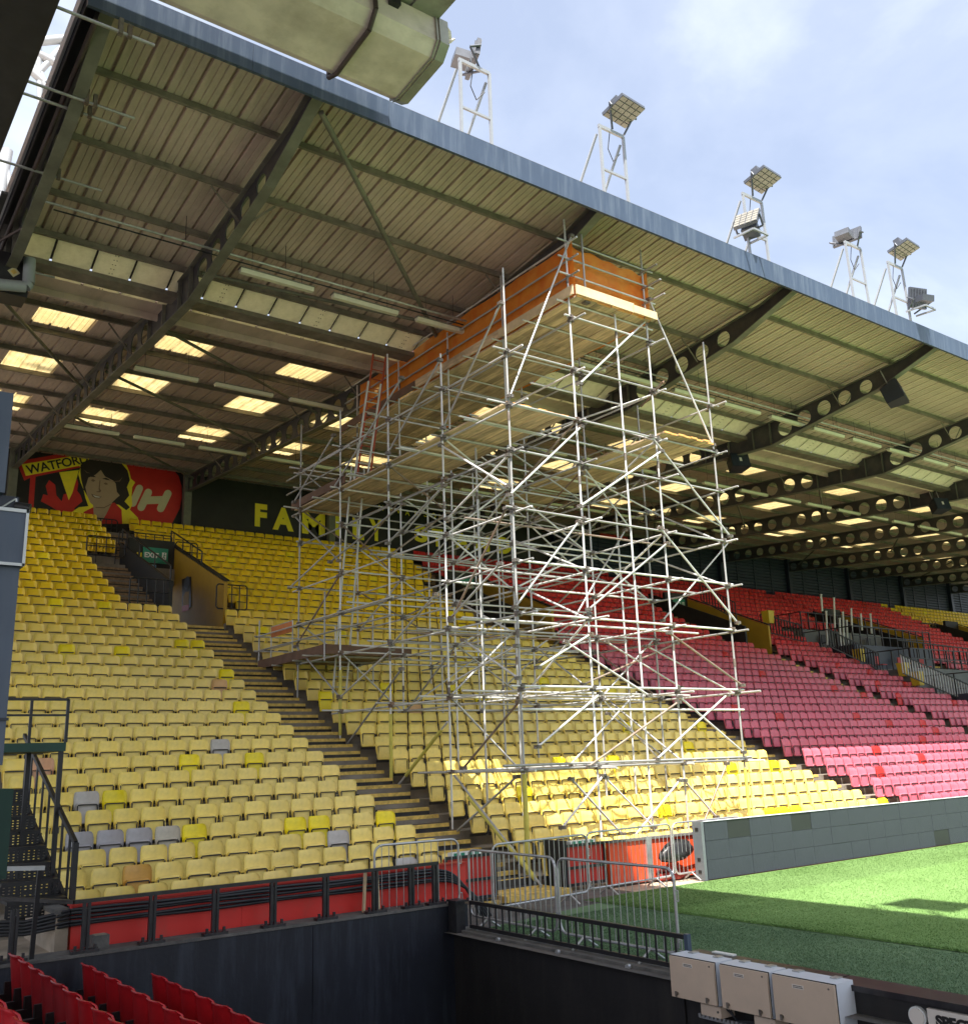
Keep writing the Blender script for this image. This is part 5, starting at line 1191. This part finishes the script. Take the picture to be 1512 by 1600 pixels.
def speaker(c, lab, sz=1.0, rz=.35):
    c = Vector(c); g = thing('loudspeaker', tuple(c), lab, 'loudspeaker', 'loudspeakers hung from the roof beams'); mr_ = Matrix.Rotation(rz, 4, 'Z') @ Matrix.Rotation(-.3, 4, 'X')
    def put(mb, nm, m): mb.v = [tuple(c + mr_ @ Vector(v)) for v in mb.v]; mb.build(nm, m, g)
    b_ = MB(); w_, h_ = .46 * sz, .36 * sz; b_.add([(-w_, -.2, -h_), (w_, -.2, -h_), (w_, -.2, h_), (-w_, -.2, h_), (-w_ * .65, .4, -h_ * .8), (w_ * .65, .4, -h_ * .8), (w_ * .65, .4, h_ * .8), (-w_ * .65, .4, h_ * .8)], [(0, 1, 2, 3), (7, 6, 5, 4), (0, 4, 5, 1), (1, 5, 6, 2), (2, 6, 7, 3), (3, 7, 4, 0)]); put(b_, 'case', 'speaker')
    q = MB().box(-w_ * .9, w_ * .9, -.225, -.205, -h_ * .88, h_ * .88); put(q, 'grille', 'slate_dark'); q = MB().box(-.05, .05, -.235, -.228, -.08, .08); put(q, 'badge', 'label_white'); q = MB(); q.tube((-w_ * .5, .1, h_ * .9), (-w_ * .5, .1, h_ + .55), .02, 6); q.tube((w_ * .5, .1, h_ * .9), (w_ * .5, .1, h_ + .55), .02, 6); put(q, 'hanger', 'galv')
speaker((19.15, .35, 13.98), 'black loudspeaker hung below the roof edge right of the tower'); speaker((19.05, 7.1, 13.35), 'black loudspeaker hung under the beam right behind the tower', .85, -.4); speaker((33.0, 6.7, 13.3), 'black loudspeaker hung under a beam at the right picture edge', .85, -.4)

# ------------------------------------------------------------------ neighbouring stand: roof edge and gutter pod over the camera
nr = thing('near_stand_roof', (-14, -20, 16), 'roof edge of the neighbouring stand, grey-green panels seen from below at top', 'roof')
MB().box(-27, -2.30, -70, -2.25, 16.50, 16.62).build('deck', 'sheet', nr)
MB().box(-2.55, -1.97, -70, -3.25, 15.72, 16.49).build('edge_panel', 'pod_cap', nr); MB().box(-27, -2.3, -2.25, -2.17, 16.0, 16.62).build('end_panel', 'pod_cap', nr)
MB().box(-5.5, -2.56, -70, -3.25, 15.76, 15.82).build('soffit', 'pod_cap', nr)
MB().box(-27, -7.85, -2.16, 14, 16.5, 16.6).build('sun_block_deck', 'sheet', nr)  # unseen slab added to keep sun from streaking through the gable gap
nf = thing('shadow_floodlight', (-2.2, -14.8, 16.6), 'unseen twin floodlight added above the picture to shade a patch of pitch', 'floodlight')  # out-of-view lamp bank added to cast the dark patch on the pitch
for dy in (-.5, .5): MB().bar((-2.2, -14.8 + dy, 16.62), (-2.2, -14.8 + dy, 18.0), .06, .06, (0, 1, 0)).build('leg', 'galv_bright', nf)
MB().box(-1.9, -1.0, -15.35, -14.2, 17.4, 17.55).build('lamp_head', 'flood_body', nf); MB().bar((-2.2, -14.8, 17.9), (-1.4, -14.8, 17.6), .08, .08).build('arm', 'galv_bright', nf)
pdm = thing('gutter_pod', (-6, -2.8, 15), 'heavy weathered grey box gutter with end cap across the top of the picture', 'gutter')
sec = [(-3.62, 15.72), (-3.66, 15.20), (-3.45, 14.98), (-2.25, 14.90), (-2.02, 15.02), (-1.98, 15.72)]
MB().prism([(-20, y, z) for y, z in sec], (18.05, 0, 0)).build('pod_body', 'pod', pdm)
ecm = MB().prism([(-1.95, -2.8 + (y + 2.8) * 1.035, 15.3 + (z - 15.3) * 1.05) for y, z in sec], (.17, 0, 0)).build('end_cap', 'pod_cap', pdm)
for dx in (-.03, -.10): sub('rim', MB().prism([(-1.95 + dx, -2.8 + (y + 2.8) * 1.05, 15.3 + (z - 15.3) * 1.07) for y, z in sec], (.025, 0, 0)), 'pod_cap', ecm)
MB().path([(-3.35, y, z) for y, z in [(-3.66, 15.9), (-3.72, 15.2), (-3.49, 14.93), (-2.25, 14.85), (-1.95, 14.97), (-1.92, 15.7)]], .045, 10).build('strap_pipe', 'rust_pipe', pdm)
MB().box(-3.05, -2.85, -3.75, -3.6, 15.5, 16.5).build('bracket', 'gable_dark', pdm)
db = thing('dark_edge_beam', (-8.4, 1, 14.3), 'broad dark steel beam crossing the upper left corner', 'beam')
MB().box(-8.95, -8.12, -8, 6.4, 14.30, 14.9).build('web', 'slate_dark', db); MB().box(-9.0, -8.08, -8, 6.4, 14.26, 14.30).build('flange', 'gable_dark', db)
for i, (y, z, xe) in enumerate(((-1.70, 14.38, -6.5), (.40, 14.38, -6.2), (.78, 14.38, -6.25), (3.15, 14.38, -6.05), (6.93, 14.05, -6.1))):
    rt = thing('fixing_tube', (-7.2, y, z), '%s thin steel tube from the top sticking out across the roof end at upper left' % ORD[i + 1], 'tube', 'thin tubes at the roof end')
    MB().tube((-8.3, y, z), (xe, y, z), .028, 8).build('pipe', 'galv', rt); MB().box(-7.10, -7.03, y - .05, y + .05, z - .05, z + .25).build('clamp', 'coupler', rt)
    MB().box(-6.95, -6.88, y - .04, y + .04, z - .04, z + .2).build('clamp', 'coupler', rt)
ct = thing('spiked_bracket', (-7.6, 4.4, 14.0), 'dark bracket with bird spikes below the left roof end', 'bracket')
MB().bar((-7.75, 4.0, 14.2), (-7.75, 6.4, 13.95), .12, .06).build('bracket_plate', 'gable_dark', ct); sp = MB()
for i in range(46): y = 4.0 + i * .052; z = 14.2 - (y - 4.0) * .104; sp.tube((-7.75, y, z), (-7.75 + random.uniform(-.12, .02), y + random.uniform(-.05, .05), z + random.uniform(.06, .16)), .004, 3, False)
sp.build('spikes', 'galv', ct, kind='stuff'); MB().tube((-7.75, 6.4, 14.0), (-7.1, 4.3, 13.9), .03, 8).build('strut', 'rust_pipe', ct)
sv = thing('hazard_plate', (-7.4, 7.6, 13.4), 'small diamond plate on a dark box with a grey duct at the left edge', 'box')
pc = uy(22, 425, 6.0); MB().box(pc.x - .55, pc.x + .32, 6.0, 6.6, pc.z - .55, pc.z + .45).build('box_body', 'gable_dark', sv)
MB().prism([pc + Vector((0, -.01, .13)), pc + Vector((.13, -.01, 0)), pc + Vector((0, -.01, -.13)), pc + Vector((-.13, -.01, 0))], (0, .008, 0)).build('diamond', 'banner_cream', sv); MB().prism([pc + Vector((0, -.016, .07)), pc + Vector((.07, -.016, 0)), pc + Vector((0, -.016, -.07)), pc + Vector((-.07, -.016, 0))], (0, .004, 0)).build('symbol', 'nosing', sv)
q0, q1, q2 = uy(0, 450, 5.8), uy(40, 448, 5.8), uy(47, 405, 5.8); MB().path([q0 - Vector((.5, 0, 0)), q1, q1 + Vector((.06, 0, .1)), q2], .13, 14).build('duct', 'truss', sv)
tr_ = thing('steel_pylon', (-7, 10, 18), 'pale tubular steel pylon against the sky at the upper left edge', 'pylon')
def tpx(a_, b_, r): MB().tube(uy(*a_, 12), uy(*b_, 12), r, 10).build('member', 'truss', tr_)
for a_, b_, r in (((-40, 75), (110, 60), .14), ((-30, 40), (70, 130), .12), ((60, 85), (110, 110), .14), ((110, 60), (55, 120), .10), ((50, 100), (85, 160), .11), ((60, 60), (66, 240), .09), ((-10, 200), (30, 340), .13), ((12, 235), (-5, 330), .16), ((85, 160), (40, 60), .09)): tpx(a_, b_, r)

# ------------------------------------------------------------------ left edge: screen tower and steel stair
tw_ = thing('screen_tower', (-9.2, -6, 0), 'slate blue clad tower with a white edged box at the left picture edge', 'tower')
MB().box(-10.6, -8.68, -6.0, -5.2, 2.55, 4.40).build('column_cladding', 'slate_panel', tw_); MB().box(-10.6, -8.655, -6.06, -5.15, 4.40, 4.955).build('box_face', 'slate_panel', tw_)
tm_ = MB(); tm_.box(-10.6, -8.652, -6.075, -6.062, 4.925, 4.958); tm_.box(-10.6, -8.652, -6.075, -6.062, 4.398, 4.425); tm_.box(-8.675, -8.65, -6.075, -6.062, 4.40, 4.958); tm_.build('white_trim', 'trim_white', tw_)
MB().box(-10.6, -8.87, -6.0, -5.3, 5.12, 6.15).build('upper_box', 'slate_panel', tw_); MB().box(-10.6, -8.72, -5.9, -5.3, 4.955, 5.12).build('neck', 'slate_dark', tw_); MB().box(-10.6, -8.80, -5.98, -5.2, -.3, 2.55).build('lower_column', 'slate_dark', tw_)
MB().box(-10.6, -8.665, -6.02, -5.99, 2.95, 2.975).build('joint', 'slate_dark', tw_)
sl_ = MB(); sl_.tube((-8.75, -5.9, 5.02), (-8.62, -5.95, 5.0), .05, 10); sl_.build('spotlight', 'black_steel', tw_); MB().path([(-8.9, -5.9, 4.97), (-8.75, -5.9, 5.1), (-8.72, -5.9, 4.97)], .012, 6).build('spotlight_bracket', 'galv', tw_)
gb = thing('green_cabinet', (-8.5, -4.8, 1.2), 'dark green metal cabinet behind the steel stair', 'cabinet'); g0, g1 = uy(22, 1232, -4.8), uy(22, 1372, -4.8)
MB().box(g0.x - .6, g0.x, -4.8, -4.3, g1.z, g0.z).build('case', 'green_box', gb); MB().box(g0.x - .3, g0.x - .01, -4.815, -4.80, g1.z + .03, g0.z - .03).build('door', 'green_box', gb)
ss = thing('steel_stair', (-7.3, -1, .3), 'black steel stair with perforated risers and handrail beside the left block', 'stair')
SXa, SXb = -7.75, -7.03; nst_ = 8; ya, za, yb, zb_ = -1.95, .72, 1.6, 2.25
for i in range(nst_):
    y = ya + (yb - ya) * i / nst_; z = za + (zb_ - za) * i / nst_; hgt = (zb_ - za) / nst_
    MB().box(SXa, SXb, y, y + .42, z + hgt - .04, z + hgt).build('tread', 'black_steel', ss); pf = MB(); nx_ = 11
    for j in range(nx_ + 1): q = SXa + (SXb - SXa) * j / nx_; pf.box(q - .020, q + .020, y, y + .01, z, z + hgt - .04)
    for j in range(5): q = z + (hgt - .04) * j / 4; pf.box(SXa, SXb, y + .001, y + .011, q - .013, q + .013)
    pf.build('perforated_riser', 'black_steel', ss); MB().bar((SXb + .03, y + .2, z - .05), (SXb + .03, y + .2, z + .95), .07, .02, (1, 0, 0)).build('baluster', 'black_steel', ss)
MB().bar((SXb + .03, ya - .1, za + .85), (SXb + .03, yb, zb_ + .85), .05, .06).build('handrail', 'black_steel', ss); MB().bar((SXb + .03, ya - .1, za + .86), (SXb + .03, ya - .1, za - .15), .07, .07, (1, 0, 0)).build('newel', 'black_steel', ss)
MB().bar((SXb + .03, ya - .1, za - .1), (SXb + .03, yb, zb_ - .1), .05, .22).build('stringer', 'black_steel', ss)
lp_ = thing('steel_platform', (-7.2, -1, 2.8), 'dark steel landing with guard rail at the left of the seats', 'platform')
A_, B_, C2, D2 = uy(-30, 1160, -1.1), uy(104, 1160, -1.1), uy(-30, 1093, -1.1), uy(101, 1093, -1.1)
MB().box(A_.x, B_.x, -1.1, .4, B_.z - .12, B_.z).build('deck', 'green_box', lp_); MB().bar((A_.x, -1.1, D2.z), (B_.x, -1.1, D2.z), .04, .035).build('top_rail', 'black_steel', lp_); MB().bar((A_.x, -1.1, (D2.z + B_.z) / 2 + .08), (B_.x, -1.1, (D2.z + B_.z) / 2 + .08), .035, .03).build('mid_rail', 'black_steel', lp_)
MB().bar((B_.x - .01, -1.1, B_.z), (B_.x - .01, -1.1, D2.z), .04, .04, (1, 0, 0)).build('post', 'black_steel', lp_); MB().bar((B_.x - .20, .35, B_.z), (B_.x - .20, .35, D2.z + .1), .04, .04, (1, 0, 0)).build('post', 'black_steel', lp_); MB().bar((B_.x - .05, -1.05, B_.z), (B_.x - .05, -1.05, .3), .06, .06, (1, 0, 0)).build('leg', 'black_steel', lp_)
for x in (B_.x - .3,): MB().bar((x, -.2, B_.z), (x, -.2, .3), .06, .06, (1, 0, 0)).build('leg', 'black_steel', lp_)
pt = thing('grey_bench_rail', (-8.4, -2.6, .8), 'short grey rail on a black leg in the left corner behind the railing', 'rail'); a_, b_ = uy(-20, 1358, -3.0), uy(70, 1356, -3.0)
MB().bar(a_, b_, .05, .05).build('rail', 'galv', pt); MB().bar(b_ - Vector((.05, 0, 0)), Vector((b_.x - .05, -3.0 + .1, .36)), .05, .05, (0, 1, 0)).build('leg', 'black_steel', pt)

# ------------------------------------------------------------------ far platforms in the red seating
for i, (xa, xb, na, nb_, m) in enumerate(((36.5, 44.2, 11, 14, 'slate_dark'), (36.5, 44.2, 15, 18, 'grey_slab'), (36.5, 44.2, 19, 22, 'slate_dark'), (36.5, 44.2, 23, 25, 'grey_slab'))):
    pf = thing('viewing_platform', ((xa + xb) / 2, na * D, tread(na)), '%s dark grey raised viewing platform from the pitch among the red seats' % ORD[i + 1], 'platform', 'raised platforms in the red seating'); zt = tread(nb_) + .1
    MB().box(xa, xb, riser_y(na) + .02, riser_y(nb_ + 1), tread(na) - .3, zt).build('slab', m, pf)
    y = riser_y(na) + .08
    MB().bar((xa, y, zt + 1.0), (xb, y, zt + 1.0), .06, .05).build('top_rail', 'black_steel', pf); MB().bar((xa, y, zt + .5), (xb, y, zt + .5), .05, .04).build('mid_rail', 'black_steel', pf)
    n_ = 11; pmh = MB().box(-.03, .03, -.03, .03, 0, 1.0).mesh('rail_post', 'black_steel')
    for j in range(n_ + 1): o = link('rail_post', pmh, pf); o.location = (xa + (xb - xa) * j / n_, y, zt)
    o_ = MB().bar((xa, y, zt + 1.0), (xa, riser_y(nb_ + 1), zt + 1.0), .06, .05).build('side_rail', 'black_steel', pf)
    for j in range(4): o = link('rail_post', pmh, pf); o.location = (xa, y + (riser_y(nb_ + 1) - y) * j / 3, zt)
    for j in range(3):
        yb2 = thing('loose_chair', (xa + 1.4 + j * 2.2, riser_y(nb_), zt), '%s dark folding chair on the %s viewing platform' % (ORD[j + 1], ORD[i + 1]), 'chair', 'chairs on the viewing platforms'); bx, by = xa + 1.4 + j * 2.2, riser_y(nb_) + .1
        MB().box(bx - .22, bx + .22, by - .05, by + .38, zt + .42, zt + .46).build('seat', 'gate_red' if i % 2 else 'black_steel', yb2); MB().box(bx - .22, bx + .22, by + .36, by + .40, zt + .5, zt + .92).build('backrest', 'gate_red' if i % 2 else 'black_steel', yb2)
        lg = MB().box(-.015, .015, -.015, .015, 0, .42).mesh('leg', 'black_steel')
        for dx in (-.2, .2):
            for dy in (-.02, .36): o = link('leg', lg, yb2); o.location = (bx + dx, by + dy, zt)
for i, (px, py, Y_) in enumerate(((1204, 962, 17.0), (1346, 1022, 14.0), (1417, 1044, 11.5), (1438, 1058, 10.5))):
    c = uy(px, py, Y_); bn = thing('yellow_bin', tuple(c), '%s yellow plastic bin from the left along the far platforms' % ORD[i + 1], 'bin', 'yellow bins by the platforms')
    MB().add([(c.x - .20, Y_, c.z - .40), (c.x + .20, Y_, c.z - .40), (c.x + .20, Y_ + .4, c.z - .40), (c.x - .20, Y_ + .4, c.z - .40), (c.x - .24, Y_ - .03, c.z + .22), (c.x + .24, Y_ - .03, c.z + .22), (c.x + .24, Y_ + .45, c.z + .22), (c.x - .24, Y_ + .45, c.z + .22)], [(3, 2, 1, 0), (4, 5, 6, 7), (0, 1, 5, 4), (1, 2, 6, 5), (2, 3, 7, 6), (3, 0, 4, 7)]).build('body', 'yellow_bin', bn); MB().box(c.x - .26, c.x + .26, Y_ - .05, Y_ + .47, c.z + .22, c.z + .28).build('lid', 'yellow_bin', bn)
for i, (px, pt_, pb_) in enumerate(((1284, 930, 955), (1292, 956, 1008), (1304, 935, 990), (1313, 967, 1010), (1318, 957, 1008), (1324, 970, 1010), (1331, 952, 1000), (1346, 960, 985), (1361, 960, 990))):
    a_, b_ = uy(px, pb_, 16.5 + .12 * (i % 3)), uy(px - 2, pt_, 16.5 + .12 * (i % 3)); wp_ = thing('white_post', tuple(a_), '%s white upright from the left in the cluster of posts on the platform' % ORD[i + 1], 'post', 'white posts on the platform')
    MB().tube(a_, b_, .055, 8).build('upright', 'white_post', wp_); MB().tube(b_, b_ + Vector((0, 0, .05)), .07, 8).build('cap', 'white_post', wp_)
for i, (a_, b_, nbar, Y_) in enumerate((((1190, 985), (1255, 1003), 7, 17.5), ((1296, 1010), (1375, 1048), 9, 14.5), ((1410, 1052), (1530, 1105), 14, 10.2), ((1404, 1025), (1530, 1040), 8, 14.0), ((1095, 938), (1150, 968), 6, 19.0))):
    p_, q_ = uy(*a_, Y_), uy(*b_, Y_ - 1.5); rl_ = thing('platform_railing', tuple(p_), '%s black barred railing from the left by the far platforms' % ['second', 'third', 'fourth', 'rearmost', 'first'][i], 'railing', 'railings by the far platforms'); up = Vector((0, 0, 1))
    MB().bar(p_ + up * .9, q_ + up * .9, .06, .06).build('top_rail', 'black_steel', rl_); MB().bar(p_, q_, .05, .05).build('bottom_rail', 'black_steel', rl_); bmh = MB().box(-.022, .022, -.022, .022, 0, .9).mesh('bar', 'black_steel' if i != 2 else 'galv')
    for j in range(nbar * 2 + 1): o = link('bar', bmh, rl_); o.location = p_.lerp(q_, j / (nbar * 2))
for i, x in enumerate((57.0, 63.5)): guard_frame('black guard frame %s in the far yellow seating' % ('left of the others' if i == 0 else 'at the stairway opening'), (x, 22.0, tread(28) - .3), (x + 2.4, 22.0, tread(28) - .3), 1.2, 4, .2, True, .05)

# ------------------------------------------------------------------ bird
bd = thing('bird', (-.63, -2.03, 17.0), 'pale pigeon in flight beside the gutter end', 'bird'); bc = Vector((-.63, -2.03, 17.0)); vs = []; prf = [(-.17, .004), (-.12, .022), (-.05, .045), (.03, .05), (.09, .034), (.12, .026), (.15, .022), (.175, .006)]
mb = MB(); nn = 10; ax = Vector((.75, -.3, .55)).normalized(); u = ax.cross(Vector((0, 0, 1))).normalized(); w2 = u.cross(ax)
for t_, r in prf:
    for i in range(nn): an = 2 * math.pi * i / nn; vs.append(bc + ax * t_ + (u * math.cos(an) + w2 * math.sin(an)) * r)
mb.add(vs, [(j * nn + i, j * nn + (i + 1) % nn, (j + 1) * nn + (i + 1) % nn, (j + 1) * nn + i) for j in range(len(prf) - 1) for i in range(nn)], True); mb.build('bird_body', 'feather', bd)
for s_ in (-1, 1):
    q = [bc + ax * .08 + u * .03 * s_, bc + ax * .10 + u * .14 * s_ + w2 * .10, bc + ax * .02 + u * .26 * s_ + w2 * .17, bc - ax * .03 + u * .18 * s_ + w2 * .10, bc - ax * .06 + u * .03 * s_]; MB().prism(q, w2 * .006).build('wing', 'feather', bd)
MB().prism([bc - ax * .14 + u * .02, bc - ax * .14 - u * .02, bc - ax * .26 - u * .05, bc - ax * .26 + u * .05], w2 * .006).build('tail', 'feather', bd)
for o in ROOTS:
    if '_base' in o: del o['_base']
